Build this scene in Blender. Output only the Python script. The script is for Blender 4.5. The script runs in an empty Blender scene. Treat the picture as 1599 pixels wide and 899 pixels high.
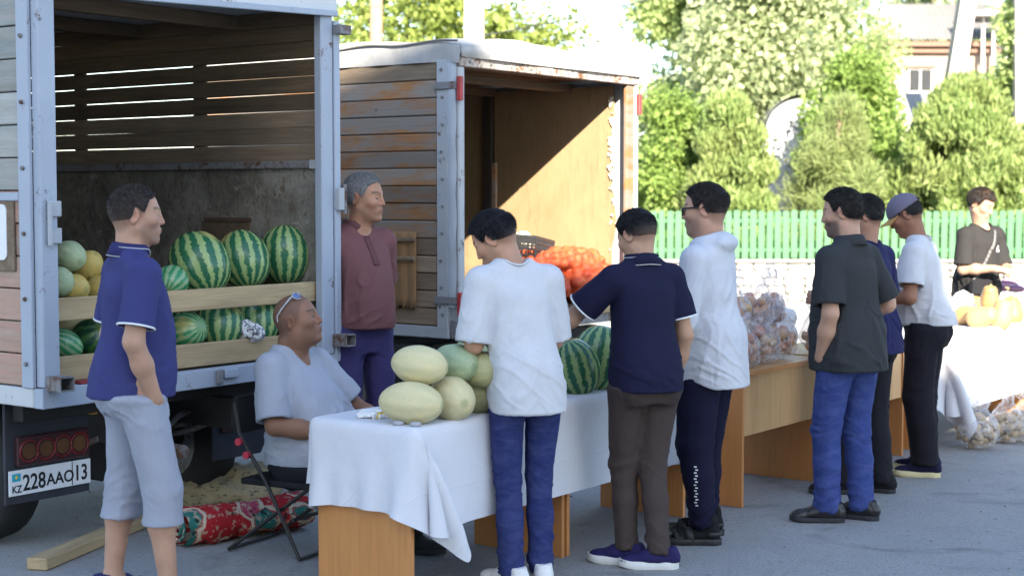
import bpy, bmesh, math, random
import numpy as np
from mathutils import Vector, Matrix, Euler
random.seed(7); RNG = np.random.default_rng(7)
R = math.radians
scene = bpy.context.scene
COL = scene.collection

# ---------------------------------------------------------------- camera
F = 2440.0                       # focal length in photo pixels (photo 1599 px wide)
PITCH = math.atan((449.5 - 305.0) / F)
CAMZ = 1.70
cd = bpy.data.cameras.new('camera'); cam = bpy.data.objects.new('camera', cd); COL.objects.link(cam)
cd.sensor_width = 36.0; cd.lens = 36.0 * F / 1599.0
cd.clip_start = 0.1; cd.clip_end = 5000
cam.location = (0, 0, CAMZ); cam.rotation_euler = (math.pi / 2 - PITCH, 0, 0)
cd.dof.use_dof = True; cd.dof.focus_distance = 7.6; cd.dof.aperture_fstop = 2.8
scene.camera = cam

# ---------------------------------------------------------------- sky, sun, exposure
SUN_H = np.array([-0.156, 0.988]); SUN_EL = R(28)       # horizontal direction the light travels
w = bpy.data.worlds.new('World'); scene.world = w; w.use_nodes = True
nt = w.node_tree; bg = nt.nodes['Background']
sky = nt.nodes.new('ShaderNodeTexSky'); sky.sky_type = 'NISHITA'; sky.sun_disc = False
sky.sun_elevation = SUN_EL; sky.sun_rotation = math.atan2(-SUN_H[0], -SUN_H[1])
sky.air_density = 1.0; sky.dust_density = 0.7; sky.ozone_density = 1.3
nt.links.new(sky.outputs[0], bg.inputs[0]); bg.inputs[1].default_value = 0.095
sd = bpy.data.lights.new('sun', 'SUN'); so = bpy.data.objects.new('sun', sd); COL.objects.link(so)
sd.energy = 5.0; sd.angle = R(0.53); sd.color = (1.0, 0.90, 0.74)
dv = Vector((SUN_H[0] * math.cos(SUN_EL), SUN_H[1] * math.cos(SUN_EL), -math.sin(SUN_EL)))
so.rotation_euler = dv.to_track_quat('-Z', 'Y').to_euler(); so.location = (4, -30, 20)
scene.view_settings.view_transform = 'Standard'; scene.view_settings.look = 'None'
scene.view_settings.gamma = 1.0; scene.view_settings.exposure = 2.45
scene.cycles.max_bounces = 8; scene.cycles.transparent_max_bounces = 16

# ---------------------------------------------------------------- coordinates
def ray(px, py):
    f = np.array([0, math.cos(PITCH), -math.sin(PITCH)]); u_ = np.array([0, math.sin(PITCH), math.cos(PITCH)])
    return np.array([1.0, 0, 0]) * (px - 799.5) / F + u_ * (449.5 - py) / F + f
def at_z(px, py, z=0.0):
    d = ray(px, py); t = (z - CAMZ) / d[2]; return Vector(np.array([0, 0, CAMZ]) + d * t)
def at_y(px, py, y):
    d = ray(px, py); return Vector(np.array([0, 0, CAMZ]) + d * (y / d[1]))
# site frame: a runs along the row of tables, b goes from the customers to the trucks
ORI = Vector((-0.40, 6.35, 0)); TH = R(54)
UA = Vector((math.cos(TH), math.sin(TH), 0)); VB = Vector((-math.sin(TH), math.cos(TH), 0))
def S(a, b, z=0.0): return ORI + UA * a + VB * b + Vector((0, 0, z))

# ---------------------------------------------------------------- object helpers
def tag(o, label=None, cat=None, group=None, kind=None):
    if label: o['label'] = label
    if cat: o['category'] = cat
    if group: o['group'] = group
    if kind: o['kind'] = kind
    return o
def empty(name, loc=(0, 0, 0), rz=0.0, **k):
    o = bpy.data.objects.new(name, None); COL.objects.link(o); o.location = loc; o.rotation_euler = (0, 0, rz)
    o.empty_display_size = 0.2
    return tag(o, **k)
def link(name, me, parent=None, loc=None, rot=None, **k):
    o = bpy.data.objects.new(name, me); COL.objects.link(o)
    if parent: o.parent = parent
    if loc is not None: o.location = loc
    if rot is not None: o.rotation_euler = rot
    return tag(o, **k)
def mesh_np(name, V, Q, mat, smooth=True):
    """V (n,3), Q (m,k) with constant k"""
    V = np.asarray(V, dtype=np.float32); Q = np.asarray(Q, dtype=np.int32)
    me = bpy.data.meshes.new(name); n, k = Q.shape
    me.vertices.add(len(V)); me.vertices.foreach_set('co', V.ravel())
    me.loops.add(n * k); me.loops.foreach_set('vertex_index', Q.ravel())
    me.polygons.add(n); me.polygons.foreach_set('loop_start', np.arange(n, dtype=np.int32) * k)
    me.polygons.foreach_set('loop_total', np.full(n, k, dtype=np.int32))
    me.update(calc_edges=True)
    if smooth: me.polygons.foreach_set('use_smooth', np.ones(n, dtype=bool))
    if mat: me.materials.append(mat)
    return me
class MB:
    """collects shapes, builds one mesh"""
    def __init__(s): s.v = []; s.f = []; s.sm = []
    def add(s, vs, fs, smooth=False):
        b = len(s.v); s.v += [tuple(x) for x in vs]; s.f += [tuple(i + b for i in f) for f in fs]; s.sm += [smooth] * len(fs)
        return s
    def box(s, c, d, M=None, bev=0.004):
        hx, hy, hz = d[0] / 2, d[1] / 2, d[2] / 2; b = min(bev, hx * .45, hy * .45, hz * .45)
        vs = []; idx = {}
        for sx in (-1, 1):
            for sy in (-1, 1):
                for sz in (-1, 1):
                    for ax in range(3):
                        p = [sx * (hx - b), sy * (hy - b), sz * (hz - b)]
                        p[ax] = (sx * hx, sy * hy, sz * hz)[ax]
                        idx[(sx, sy, sz, ax)] = len(vs); vs.append(p)
        fs = []
        for ax in range(3):
            o1, o2 = [(1, 2), (2, 0), (0, 1)][ax]
            for sg in (-1, 1):
                q = []
                for (a_, b_) in ((-1, -1), (1, -1), (1, 1), (-1, 1)):
                    k = [0, 0, 0]; k[ax] = sg; k[o1] = a_; k[o2] = b_; q.append(idx[(k[0], k[1], k[2], ax)])
                fs.append(q if sg > 0 else q[::-1])
        for ax in range(3):                       # edges along ax
            o1, o2 = [(1, 2), (2, 0), (0, 1)][ax]
            for a_ in (-1, 1):
                for b_ in (-1, 1):
                    def K(t, f_):
                        k = [0, 0, 0]; k[ax] = t; k[o1] = a_; k[o2] = b_; return idx[(k[0], k[1], k[2], f_)]
                    q = [K(-1, o1), K(1, o1), K(1, o2), K(-1, o2)]
                    fs.append(q[::-1] if a_ * b_ > 0 else q)
        for sx in (-1, 1):
            for sy in (-1, 1):
                for sz in (-1, 1):
                    t = [idx[(sx, sy, sz, 0)], idx[(sx, sy, sz, 1)], idx[(sx, sy, sz, 2)]]
                    fs.append(t if sx * sy * sz > 0 else t[::-1])
        if M is not None: vs = [M @ Vector(p) for p in vs]
        vs = [(p[0] + c[0], p[1] + c[1], p[2] + c[2]) for p in vs]
        return s.add(vs, fs)
    def cyl(s, p0, p1, r0, r1=None, n=12, cap=True, smooth=True):
        r1 = r0 if r1 is None else r1; p0 = Vector(p0); p1 = Vector(p1); d = (p1 - p0).normalized()
        a = d.orthogonal().normalized(); b = d.cross(a); vs = []
        for p, r in ((p0, r0), (p1, r1)):
            for i in range(n):
                t = 2 * math.pi * i / n; vs.append(p + (a * math.cos(t) + b * math.sin(t)) * r)
        fs = [(i, (i + 1) % n, n + (i + 1) % n, n + i) for i in range(n)]
        s.add(vs, fs, smooth)
        if cap: s.add(vs, [tuple(range(n))[::-1], tuple(range(n, 2 * n))])
        return s
    def tube(s, pts, r, n=8, closed=False, cap=True):
        P = [Vector(p) for p in pts]; m = len(P); rr = r if isinstance(r, (list, tuple)) else [r] * m
        vs = []; a = None
        for i, p in enumerate(P):
            if closed: d = (P[(i + 1) % m] - P[i - 1]).normalized()
            else: d = (P[min(i + 1, m - 1)] - P[max(i - 1, 0)]).normalized()
            if a is None: a = d.orthogonal().normalized()
            else: a = (a - d * a.dot(d)); a = a.normalized() if a.length > 1e-6 else d.orthogonal().normalized()
            b = d.cross(a)
            for k in range(n):
                t = 2 * math.pi * k / n; vs.append(p + (a * math.cos(t) + b * math.sin(t)) * rr[i])
        fs = []
        for i in range(m if closed else m - 1):
            j = (i + 1) % m
            for k in range(n): fs.append((i * n + k, i * n + (k + 1) % n, j * n + (k + 1) % n, j * n + k))
        s.add(vs, fs, True)
        if cap and not closed: s.add(vs, [tuple(range(n))[::-1], tuple(range((m - 1) * n, m * n))])
        return s
    def grid(s, nu, nv, fn, smooth=True):
        vs = [fn(i / nu, j / nv) for i in range(nu + 1) for j in range(nv + 1)]
        fs = [(i * (nv + 1) + j, (i + 1) * (nv + 1) + j, (i + 1) * (nv + 1) + j + 1, i * (nv + 1) + j + 1) for i in range(nu) for j in range(nv)]
        return s.add(vs, fs, smooth)
    def mesh(s, name, mat):
        me = bpy.data.meshes.new(name); me.from_pydata([tuple(p) for p in s.v], [], s.f)
        me.polygons.foreach_set('use_smooth', s.sm)
        if mat: me.materials.append(mat)
        me.update(); return me
    def build(s, name, mat, parent=None, loc=None, rot=None, **k): return link(name, s.mesh(name, mat), parent, loc, rot, **k)
def copy_tree(o, parent=None):
    c = o.copy(); COL.objects.link(c)
    if parent: c.parent = parent
    for ch in list(o.children): copy_tree(ch, c)
    return c

# ---------------------------------------------------------------- materials
class NT:
    """small node-tree writer; values may be sockets, numbers or tuples"""
    def __init__(s, name):
        s.m = bpy.data.materials.new(name); s.m.use_nodes = True; s.t = s.m.node_tree
        s.b = s.t.nodes['Principled BSDF']; s.out = s.t.nodes['Material Output']
    def n(s, kind, **props):
        x = s.t.nodes.new('ShaderNode' + kind)
        for k, v in props.items(): setattr(x, k, v)
        return x
    def set(s, sock, v):
        if v is None: return
        if hasattr(v, 'is_output'): s.t.links.new(v, sock)
        else:
            if isinstance(v, (tuple, list)) and len(v) == 3 and sock.type == 'RGBA': v = (*v, 1)
            sock.default_value = v
    def math(s, op, a, b=None, c=None, clamp=False):
        x = s.n('Math', operation=op); x.use_clamp = clamp; s.set(x.inputs[0], a); s.set(x.inputs[1], b)
        if c is not None: s.set(x.inputs[2], c)
        return x.outputs[0]
    def coord(s, which='Object', scale=(1, 1, 1), rnd=False):
        o = s.n('TexCoord').outputs[which]
        if rnd:
            r = s.n('ObjectInfo').outputs['Random']; v = s.n('VectorMath', operation='ADD'); s.set(v.inputs[0], o)
            mu = s.math('MULTIPLY', r, 57.3); cx = s.n('CombineXYZ'); s.set(cx.inputs[0], mu); s.set(cx.inputs[1], mu); s.set(cx.inputs[2], mu)
            s.set(v.inputs[1], cx.outputs[0]); o = v.outputs[0]
        if scale != (1, 1, 1):
            mp = s.n('VectorMath', operation='MULTIPLY'); s.set(mp.inputs[0], o); mp.inputs[1].default_value = scale; o = mp.outputs[0]
        return o
    def noise(s, vec, scale=5, detail=4, rough=.55, dist=0.0, fac=True):
        x = s.n('TexNoise'); s.set(x.inputs['Vector'], vec); x.inputs['Scale'].default_value = scale
        x.inputs['Detail'].default_value = detail; x.inputs['Roughness'].default_value = rough; x.inputs['Distortion'].default_value = dist
        return x.outputs[0 if fac else 1]
    def vor(s, vec, scale=5, feature='F1', out=0, rnd=1.0):
        x = s.n('TexVoronoi', feature=feature); s.set(x.inputs['Vector'], vec); x.inputs['Scale'].default_value = scale
        x.inputs['Randomness'].default_value = rnd
        return x.outputs[out]
    def ramp(s, fac, stops, interp='LINEAR'):
        x = s.n('ValToRGB'); x.color_ramp.interpolation = interp; e = x.color_ramp.elements
        while len(e) < len(stops): e.new(0.5)
        for i, (p, c) in enumerate(stops):
            e[i].position = p; e[i].color = (c, c, c, 1) if isinstance(c, (int, float)) else (*c, 1)
        s.set(x.inputs[0], fac); return x.outputs[0]
    def mix(s, fac, a, b, mode='MIX'):
        x = s.n('Mix', data_type='RGBA', blend_type=mode); s.set(x.inputs[0], fac); s.set(x.inputs[6], a); s.set(x.inputs[7], b)
        return x.outputs[2]
    def sep(s, vec):
        x = s.n('SeparateXYZ'); s.set(x.inputs[0], vec); return x.outputs
    def bump(s, h, strength=.3, dist=.01):
        x = s.n('Bump'); x.inputs['Strength'].default_value = strength; x.inputs['Distance'].default_value = dist
        s.set(x.inputs['Height'], h); s.set(s.b.inputs['Normal'], x.outputs[0]); return s
    def base(s, c, rough=None, metal=None, spec=None):
        s.set(s.b.inputs['Base Color'], c); s.set(s.b.inputs['Roughness'], rough); s.set(s.b.inputs['Metallic'], metal)
        if spec is not None: s.set(s.b.inputs['Specular IOR Level'], spec)
        return s
def mul(c, k): return tuple(x * k for x in c)
def M_plain(name, col, rough=.6, var=.18, scale=9, metal=0.0, bump=.0, bs=60, spec=.4, coord='Object', rnd=False):
    t = NT(name); v = t.coord(coord, rnd=rnd); f = t.noise(v, scale, 5, .6)
    t.base(t.mix(t.ramp(f, [(.3, 0.0), (.7, 1.0)]), mul(col, 1 - var), mul(col, 1 + var)), rough, metal, spec)
    if bump: t.bump(t.noise(v, bs, 3), bump, .004)
    return t.m
def M_cloth(name, col, rough=.85, var=.10, weave=.25, sheen=.0, wr=.35):
    t = NT(name); v = t.coord('Object'); f = t.noise(v, 14, 4, .6)
    t.base(t.mix(f, mul(col, 1 - var), mul(col, 1 + var)), rough, 0, .15)
    h = t.math('ADD', t.math('MULTIPLY', t.noise(v, 500, 2), weave * .25), t.math('MULTIPLY', t.noise(t.coord('Object', (1, 1, .55)), 26, 4, .6, .6), wr))
    n_ = t.noise(t.coord('Object', (1, 1, .45)), 11, 3, .5, 1.2); rg = t.math('POWER', t.math('SUBTRACT', 1.0, t.math('ABSOLUTE', t.math('MULTIPLY', t.math('SUBTRACT', n_, .5), 5.0)), clamp=True), 2.0); h = t.math('ADD', h, t.math('MULTIPLY', rg, wr * .16))
    t.bump(h, .40, .012)
    if sheen: t.b.inputs['Sheen Weight'].default_value = sheen
    return t.m
def M_paintmetal(name, col, rough=.5, rust=.35, rcol=(.16, .07, .035)):
    t = NT(name); v = t.coord('Object', rnd=True); f = t.noise(v, 7, 6, .65); g = t.noise(v, 40, 5, .7)
    k = t.ramp(t.math('ADD', t.math('MULTIPLY', f, .6), t.math('MULTIPLY', g, .4)), [(.60 - rust * .18, 0.0), (.66 - rust * .1, 1.0)])
    pc = t.mix(t.noise(v, 3, 4), mul(col, .82), mul(col, 1.1))
    t.base(t.mix(k, pc, t.mix(g, rcol, mul(rcol, .4))), t.mix(k, (rough,) * 3, (.85,) * 3), 0, .4)
    t.bump(t.math('SUBTRACT', g, k), .25, .004); return t.m
def M_wood(name, c1, c2, grain=1.0, rough=.75, along=0, patch=None, pcol=None, bump=.35, rndv=.25, paint=None, spec=.25):
    """boards: grain runs along local axis `along`; patch = share of worn-off / stained patches"""
    t = NT(name); sc = [16.0, 16.0, 16.0]; sc[along] = .9
    v = t.coord('Object', tuple(sc), rnd=False)
    r = t.n('ObjectInfo').outputs['Random']; o = t.n('VectorMath', operation='ADD'); cx = t.n('CombineXYZ')
    for i in range(3): t.set(cx.inputs[i], t.math('MULTIPLY', r, 91.7 + i * 13))
    t.set(o.inputs[0], v); t.set(o.inputs[1], cx.outputs[0]); v = o.outputs[0]
    f = t.noise(v, 1.6 * grain, 7, .7, .8); f2 = t.noise(v, 6 * grain, 4, .6)
    c = t.mix(t.ramp(f, [(.3, 0.0), (.72, 1.0)]), c1, c2)
    c = t.mix(t.math('MULTIPLY', t.ramp(f2, [(.5, 0.0), (.75, 1.0)]), .45), c, mul(c1, .55))
    if patch:
        sc2 = [8.0, 8.0, 8.0]; sc2[along] = 1.6; v2 = t.n('VectorMath', operation='ADD'); t.set(v2.inputs[0], t.coord('Object', tuple(sc2))); t.set(v2.inputs[1], cx.outputs[0])
        k = t.noise(v2.outputs[0], 1.0, 8, .72, .4)
        k = t.ramp(k, [(1 - patch - .06, 0.0), (1 - patch + .07, 1.0)])
        c = t.mix(k, c, pcol)
    vr = t.math('ADD', t.math('MULTIPLY', r, rndv * 2), 1 - rndv)
    hs = t.n('HueSaturation'); t.set(hs.inputs['Color'], c); t.set(hs.inputs['Value'], vr); c = hs.outputs[0]
    t.base(c, rough, 0, spec); t.bump(t.math('ADD', f, t.math('MULTIPLY', f2, .5)), bump, .006); return t.m

# ---------------------------------------------------------------- numpy noise
def _h(ix, iy, iz):
    n = (ix.astype(np.int64) * 374761393 + iy.astype(np.int64) * 668265263 + iz.astype(np.int64) * 1274126177) & 0xffffffff
    n = ((n ^ (n >> 13)) * 1103515245) & 0xffffffff; n = n ^ (n >> 16)
    return (n & 0xffff).astype(np.float32) / 32767.5 - 1
def vnoise(P):
    i = np.floor(P).astype(np.int64); f = P - i; f = f * f * (3 - 2 * f); x, y, z = f[:, 0], f[:, 1], f[:, 2]; o = 0
    for a in (0, 1):
        for b in (0, 1):
            for c in (0, 1):
                o = o + _h(i[:, 0] + a, i[:, 1] + b, i[:, 2] + c) * (x if a else 1 - x) * (y if b else 1 - y) * (z if c else 1 - z)
    return o
def fbm(P, oct=3):
    s = 0; a = 1.0
    for k in range(oct): s = s + a * vnoise(P * (2 ** k) + 17.3 * k); a *= .5
    return s

# ---------------------------------------------------------------- implicit surfaces -> mesh
def smin(a, b, k):
    if k <= 0: return np.minimum(a, b)
    h = np.maximum(k - np.abs(a - b), 0) / k
    return np.minimum(a, b) - h * h * k * .25
class Vol:
    def __init__(s, lo, hi, h):
        s.lo = np.array(lo, float); s.h = h; s.n = np.ceil((np.array(hi) - s.lo) / h).astype(int) + 1
        s.G = np.full(s.n, 1.0, dtype=np.float32)
    def sl(s, lo, hi):
        a = np.clip(np.floor((np.array(lo) - s.lo) / s.h).astype(int), 0, s.n); b = np.clip(np.ceil((np.array(hi) - s.lo) / s.h).astype(int) + 1, 0, s.n)
        if np.any(b <= a): return None
        sl = tuple(slice(a[i], b[i]) for i in range(3))
        ax = [(s.lo[i] + np.arange(a[i], b[i]) * s.h).astype(np.float32) for i in range(3)]
        return sl, ax[0][:, None, None], ax[1][None, :, None], ax[2][None, None, :]
    def op(s, fn, lo, hi, k=.01, sub=False):
        m = 3 * s.h + k; q = s.sl(np.array(lo) - m, np.array(hi) + m)
        if q is None: return
        sl, X, Y, Z = q; d = np.asarray(fn(X, Y, Z), dtype=np.float32); g = s.G[sl]
        s.G[sl] = -smin(-g, d, k) if sub else smin(g, np.broadcast_to(d, g.shape), k)
    def cone(s, p0, p1, r0, r1, k=.01, sub=False, cut=None, sq=None):
        """tapered capsule; cut=(point, dir) removes what lies beyond the plane; sq squeezes along a direction"""
        p0 = np.array(p0, float); p1 = np.array(p1, float); ab = p1 - p0; L2 = float(ab @ ab) + 1e-12
        def fn(X, Y, Z):
            x, y, z = X - p0[0], Y - p0[1], Z - p0[2]
            t = np.clip((x * ab[0] + y * ab[1] + z * ab[2]) / L2, 0, 1)
            dx, dy, dz = x - t * ab[0], y - t * ab[1], z - t * ab[2]; rr = r0 + t * (r1 - r0)
            if sq is not None:
                e, f = sq; c = dx * e[0] + dy * e[1] + dz * e[2]; L = np.sqrt(dx * dx + dy * dy + dz * dz + c * c * (1 / f ** 2 - 1))
                d = (L - rr) * (f if f < 1 else 1)
            else: d = np.sqrt(dx * dx + dy * dy + dz * dz) - rr
            if cut is not None:
                c, n = cut; d = np.maximum(d, (X - c[0]) * n[0] + (Y - c[1]) * n[1] + (Z - c[2]) * n[2])
            return d
        r = max(r0, r1) * (max(1, sq[1]) if sq else 1); s.op(fn, np.minimum(p0, p1) - r, np.maximum(p0, p1) + r, k, sub)
    def ell(s, c, r, k=.01, rot=None, sub=False, cut=None):
        c = np.array(c, float); r = np.array(r, float); Rm = np.eye(3) if rot is None else np.array(rot)
        def fn(X, Y, Z):
            d = ell_d(X - c[0], Y - c[1], Z - c[2], r, Rm)
            if cut is not None:
                cc, n = cut; d = np.maximum(d, (X - cc[0]) * n[0] + (Y - cc[1]) * n[1] + (Z - cc[2]) * n[2])
            return d
        e = np.sqrt(((Rm * r[None, :]) ** 2).sum(1)); s.op(fn, c - e, c + e, k, sub)
    def loft(s, keys, k=.02, n=2.3, sub=False):
        """keys (z, rx, ry, cx, cy, twist) stacked ellipses"""
        K = np.array(sorted(keys)); zs = np.linspace(K[0, 0], K[-1, 0], 96); T = [hermite(K[:, 0], K[:, j], zs) for j in range(1, 6)]
        def fn(X, Y, Z):
            z = Z.ravel(); rx, ry, cx, cy, tw = [np.interp(z, zs, t)[None, None, :] for t in T]
            x, y = X - cx, Y - cy; c, s_ = np.cos(tw), np.sin(tw); x, y = x * c + y * s_, -x * s_ + y * c
            q = (np.abs(x / rx) ** n + np.abs(y / ry) ** n) ** (1 / n)
            d = (q - 1) * np.minimum(rx, ry)
            return np.maximum(d, np.maximum(Z - K[-1, 0], K[0, 0] - Z))
        e = np.max(K[:, 1:3]); lo = np.array([K[:, 3].min() - e, K[:, 4].min() - e, K[0, 0]]); hi = np.array([K[:, 3].max() + e, K[:, 4].max() + e, K[-1, 0]])
        s.op(fn, lo, hi, k, sub)
    def surf(s): return surface_nets(s.G, s.lo, s.h)
def ell_d(x, y, z, r, Rm=None):
    if Rm is not None: x, y, z = (x * Rm[0, 0] + y * Rm[1, 0] + z * Rm[2, 0], x * Rm[0, 1] + y * Rm[1, 1] + z * Rm[2, 1], x * Rm[0, 2] + y * Rm[1, 2] + z * Rm[2, 2])
    a, b, c = x / r[0], y / r[1], z / r[2]; k0 = np.sqrt(a * a + b * b + c * c); a, b, c = a / r[0], b / r[1], c / r[2]
    return k0 * (k0 - 1) / (np.sqrt(a * a + b * b + c * c) + 1e-6)
def hermite(x, y, q):
    m = np.gradient(y, x) if len(x) > 2 else np.full(len(x), (y[-1] - y[0]) / (x[-1] - x[0]))
    i = np.clip(np.searchsorted(x, q) - 1, 0, len(x) - 2); h = x[i + 1] - x[i]; t = (q - x[i]) / h
    return (2 * t ** 3 - 3 * t ** 2 + 1) * y[i] + (t ** 3 - 2 * t ** 2 + t) * h * m[i] + (-2 * t ** 3 + 3 * t ** 2) * y[i + 1] + (t ** 3 - t ** 2) * h * m[i + 1]
def surface_nets(G, lo, h):
    S_ = G < 0; n = np.array(G.shape); c = np.zeros(n - 1, dtype=np.uint8)
    for a in (0, 1):
        for b in (0, 1):
            for d in (0, 1): c += S_[a:n[0] - 1 + a, b:n[1] - 1 + b, d:n[2] - 1 + d]
    act = (c > 0) & (c < 8); I = np.argwhere(act)
    if len(I) == 0: return np.zeros((0, 3)), np.zeros((0, 4), int)
    g = {}
    for a in (0, 1):
        for b in (0, 1):
            for d in (0, 1): g[(a, b, d)] = G[I[:, 0] + a, I[:, 1] + b, I[:, 2] + d]
    P = np.zeros((len(I), 3), np.float32); cnt = np.zeros(len(I), np.float32)
    for ax in range(3):
        for a in (0, 1):
            for b in (0, 1):
                k0 = [a, b]; k0.insert(ax, 0); k1 = [a, b]; k1.insert(ax, 1)
                g0, g1 = g[tuple(k0)], g[tuple(k1)]; m = (g0 < 0) != (g1 < 0)
                t = np.where(m, g0 / np.where(m, g0 - g1, 1), 0); q = np.array(k0, np.float32)[None, :].repeat(len(I), 0); q[:, ax] = t
                P += q * m[:, None]; cnt += m
    P = (P / cnt[:, None] + I) * h + lo
    ids = np.full(n - 1, -1, np.int32); ids[act] = np.arange(len(I), dtype=np.int32); faces = []
    for ax in range(3):
        o1, o2 = [(1, 2), (2, 0), (0, 1)][ax]
        A = [slice(1, -1)] * 3; A[ax] = slice(0, -1); B = [slice(1, -1)] * 3; B[ax] = slice(1, None)
        s0, s1 = S_[tuple(A)], S_[tuple(B)]
        for flip in (False, True):
            E = np.argwhere((s0 & ~s1) if not flip else (~s0 & s1)); off = np.array([1, 1, 1]); off[ax] = 0; E = E + off
            q = []
            for (a, b) in ((-1, -1), (0, -1), (0, 0), (-1, 0)):
                e = E.copy(); e[:, o1] += a; e[:, o2] += b; q.append(ids[e[:, 0], e[:, 1], e[:, 2]])
            q = np.stack(q, 1); faces.append(q[:, ::-1] if flip else q)
    Q = np.concatenate(faces); return P, Q[(Q >= 0).all(1)]
def vnormals(V, Q):
    n = np.cross(V[Q[:, 2]] - V[Q[:, 0]], V[Q[:, 3]] - V[Q[:, 1]]); N = np.zeros_like(V)
    for i in range(4): np.add.at(N, Q[:, i], n)
    return N / (np.linalg.norm(N, axis=1, keepdims=True) + 1e-9)
def relax(V, Q, it=1, lam=.5):
    V = V.copy()
    for _ in range(it):
        A = np.zeros_like(V); c = np.zeros(len(V), np.float32)
        for i in range(4):
            a, b = Q[:, i], Q[:, (i + 1) % 4]
            for ax in range(3):
                A[:, ax] += np.bincount(a, V[b, ax], len(V)) + np.bincount(b, V[a, ax], len(V))
            c += np.bincount(a, minlength=len(V)) + np.bincount(b, minlength=len(V))
        V += lam * (A / np.maximum(c, 1)[:, None] - V)
    return V
def smooth01(x): x = np.clip(x, 0, 1); return x * x * (3 - 2 * x)
def vcol(me, C, name='Col'):
    a = me.color_attributes.new(name, 'FLOAT_COLOR', 'POINT'); C = np.concatenate([C, np.ones((len(C), 1))], 1).astype(np.float32)
    a.data.foreach_set('color', C.ravel())
# ================================================================ people
def frame_from(fwd, up=(0, 0, 1)):
    f = Vector(fwd).normalized(); r = f.cross(Vector(up)).normalized(); u = r.cross(f); return np.array([[r.x, f.x, u.x], [r.y, f.y, u.y], [r.z, f.z, u.z]])
def M_skin():
    t = NT('skin'); a = t.n('VertexColor'); a.layer_name = 'Col'; v = t.coord('Object')
    c = t.mix(t.math('MULTIPLY', t.ramp(t.noise(v, 60, 5, .65), [(.35, 0.0), (.75, 1.0)]), .22), a.outputs[0], (.30, .12, .07))
    t.base(c, t.math('ADD', t.math('MULTIPLY', t.noise(v, 90, 3), .25), .46), 0, .36)
    t.b.inputs['Subsurface Weight'].default_value = .12; t.b.inputs['Subsurface Radius'].default_value = (.012, .005, .003); t.b.inputs['Subsurface Scale'].default_value = 1.0
    t.bump(t.noise(v, 260, 4), .18, .002); return t.m
SKIN = M_skin()
def M_hair():
    t = NT('hair'); a = t.n('VertexColor'); a.layer_name = 'Col'; v = t.coord('Object', (1, 1, .35)); f = t.noise(v, 260, 4, .7, .3)
    t.base(t.mix(t.ramp(f, [(.35, 0.0), (.7, 1.0)]), t.mix(.55, a.outputs[0], (0, 0, 0)), a.outputs[0]), .48, 0, .35)
    t.bump(f, .8, .006); return t.m
HAIR = M_hair()
def M_eye():
    t = NT('eye'); x, y, z = t.sep(t.coord('Object')); r = t.math('SQRT', t.math('ADD', t.math('MULTIPLY', x, x), t.math('MULTIPLY', z, z)))
    t.base(t.ramp(t.math('MULTIPLY', r, 60), [(.33, (.012, .008, .006)), (.38, (.55, .5, .46))]), .12); return t.m
EYE = M_eye()

def head_d(x, y, z, o):
    """distance to a head: origin between the ears at eye height, y forward, z up"""
    ax = np.abs(x); j = o.get('jaw', 1.0); fat = o.get('fat', 0.0)
    d = ell_d(x, y + .012, z - .034, (.0765, .098, .087))
    d = smin(d, ell_d(x, y + .045, z - .012, (.066, .062, .068)), .03)
    d = smin(d, ell_d(x, y - .030, z + .032, (.060 + fat * .01, .060, .080)), .035)
    def cone(p0, p1, r0, r1, xx=None):
        xx = x if xx is None else xx; p0, p1 = np.array(p0), np.array(p1); ab = p1 - p0; a, b, c = xx - p0[0], y - p0[1], z - p0[2]
        t = np.clip((a * ab[0] + b * ab[1] + c * ab[2]) / (ab @ ab), 0, 1); return np.sqrt((a - t * ab[0]) ** 2 + (b - t * ab[1]) ** 2 + (c - t * ab[2]) ** 2) - (r0 + t * (r1 - r0))
    d = smin(d, cone((.046 * j, .0, -.052), (.012, .070, -.099), .024, .018, ax), .025)      # jaw line
    if fat: d = smin(d, cone((.03, -.01, -.085), (.0, .045, -.105), .034 * fat + .01, .02, ax), .03)
    d = smin(d, ell_d(x, y - .076, z + .100, (.022, .019, .017)), .018)                       # chin
    d = smin(d, cone((0, .079, .027), (.040, .066, .026), .013, .012, ax), .016)              # brow
    d = smin(d, ell_d(ax - .043, y - .060, z + .018, (.022, .024, .020)), .026)               # cheek bone
    e = ell_d(ax - .033, y - .101, z - .004, (.021, .020, .0125)); d = -smin(-d, e, .014)      # socket
    d = smin(d, ell_d(ax - .031, y - .0745, z - .003, (.0155, .0125, .0125)), .004)           # lids
    e = ell_d(ax - .031, y - .090, z - .0015, (.0115, .0075, .0032)); d = -smin(-d, e, .002)
    d = smin(d, cone((0, .0885, .016), (0, .1050, -.026), .0082, .0108), .010)                 # nose
    d = smin(d, ell_d(ax - .0125, y - .0935, z + .030, (.0078, .011, .0075)), .006)
    d = smin(d, ell_d(x, y - .080, z + .062, (.030, .017, .022)), .018)                       # mouth mound
    d = smin(d, cone((0, .0985, -.0545), (.021, .088, -.058), .0058, .0035, ax), .005)
    d = smin(d, cone((0, .0970, -.0665), (.019, .087, -.064), .0068, .0035, ax), .005)
    e = cone((.018, .100, -.030), (.032, .083, -.060), .0018, .0018, ax); d = -smin(-d, e, .007)
    e = cone((0, .108, -.0605), (.023, .094, -.061), .0025, .002, ax); d = -smin(-d, e, .003)
    Rm = np.array([[.94, .30, .13], [-.34, .90, .26], [-.04, -.29, .955]])
    dx, dy, dz = ax - .079, y + .014, z + .006
    ear = ell_d(dx, dy, dz, np.array([.0085, .019, .034]), Rm); c = ell_d(dx - .0075, dy - .001, dz - .003, np.array([.0075, .0115, .020]), Rm)
    ear = -smin(-ear, c, .004); d = smin(d, ear, .006)
    return d
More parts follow.
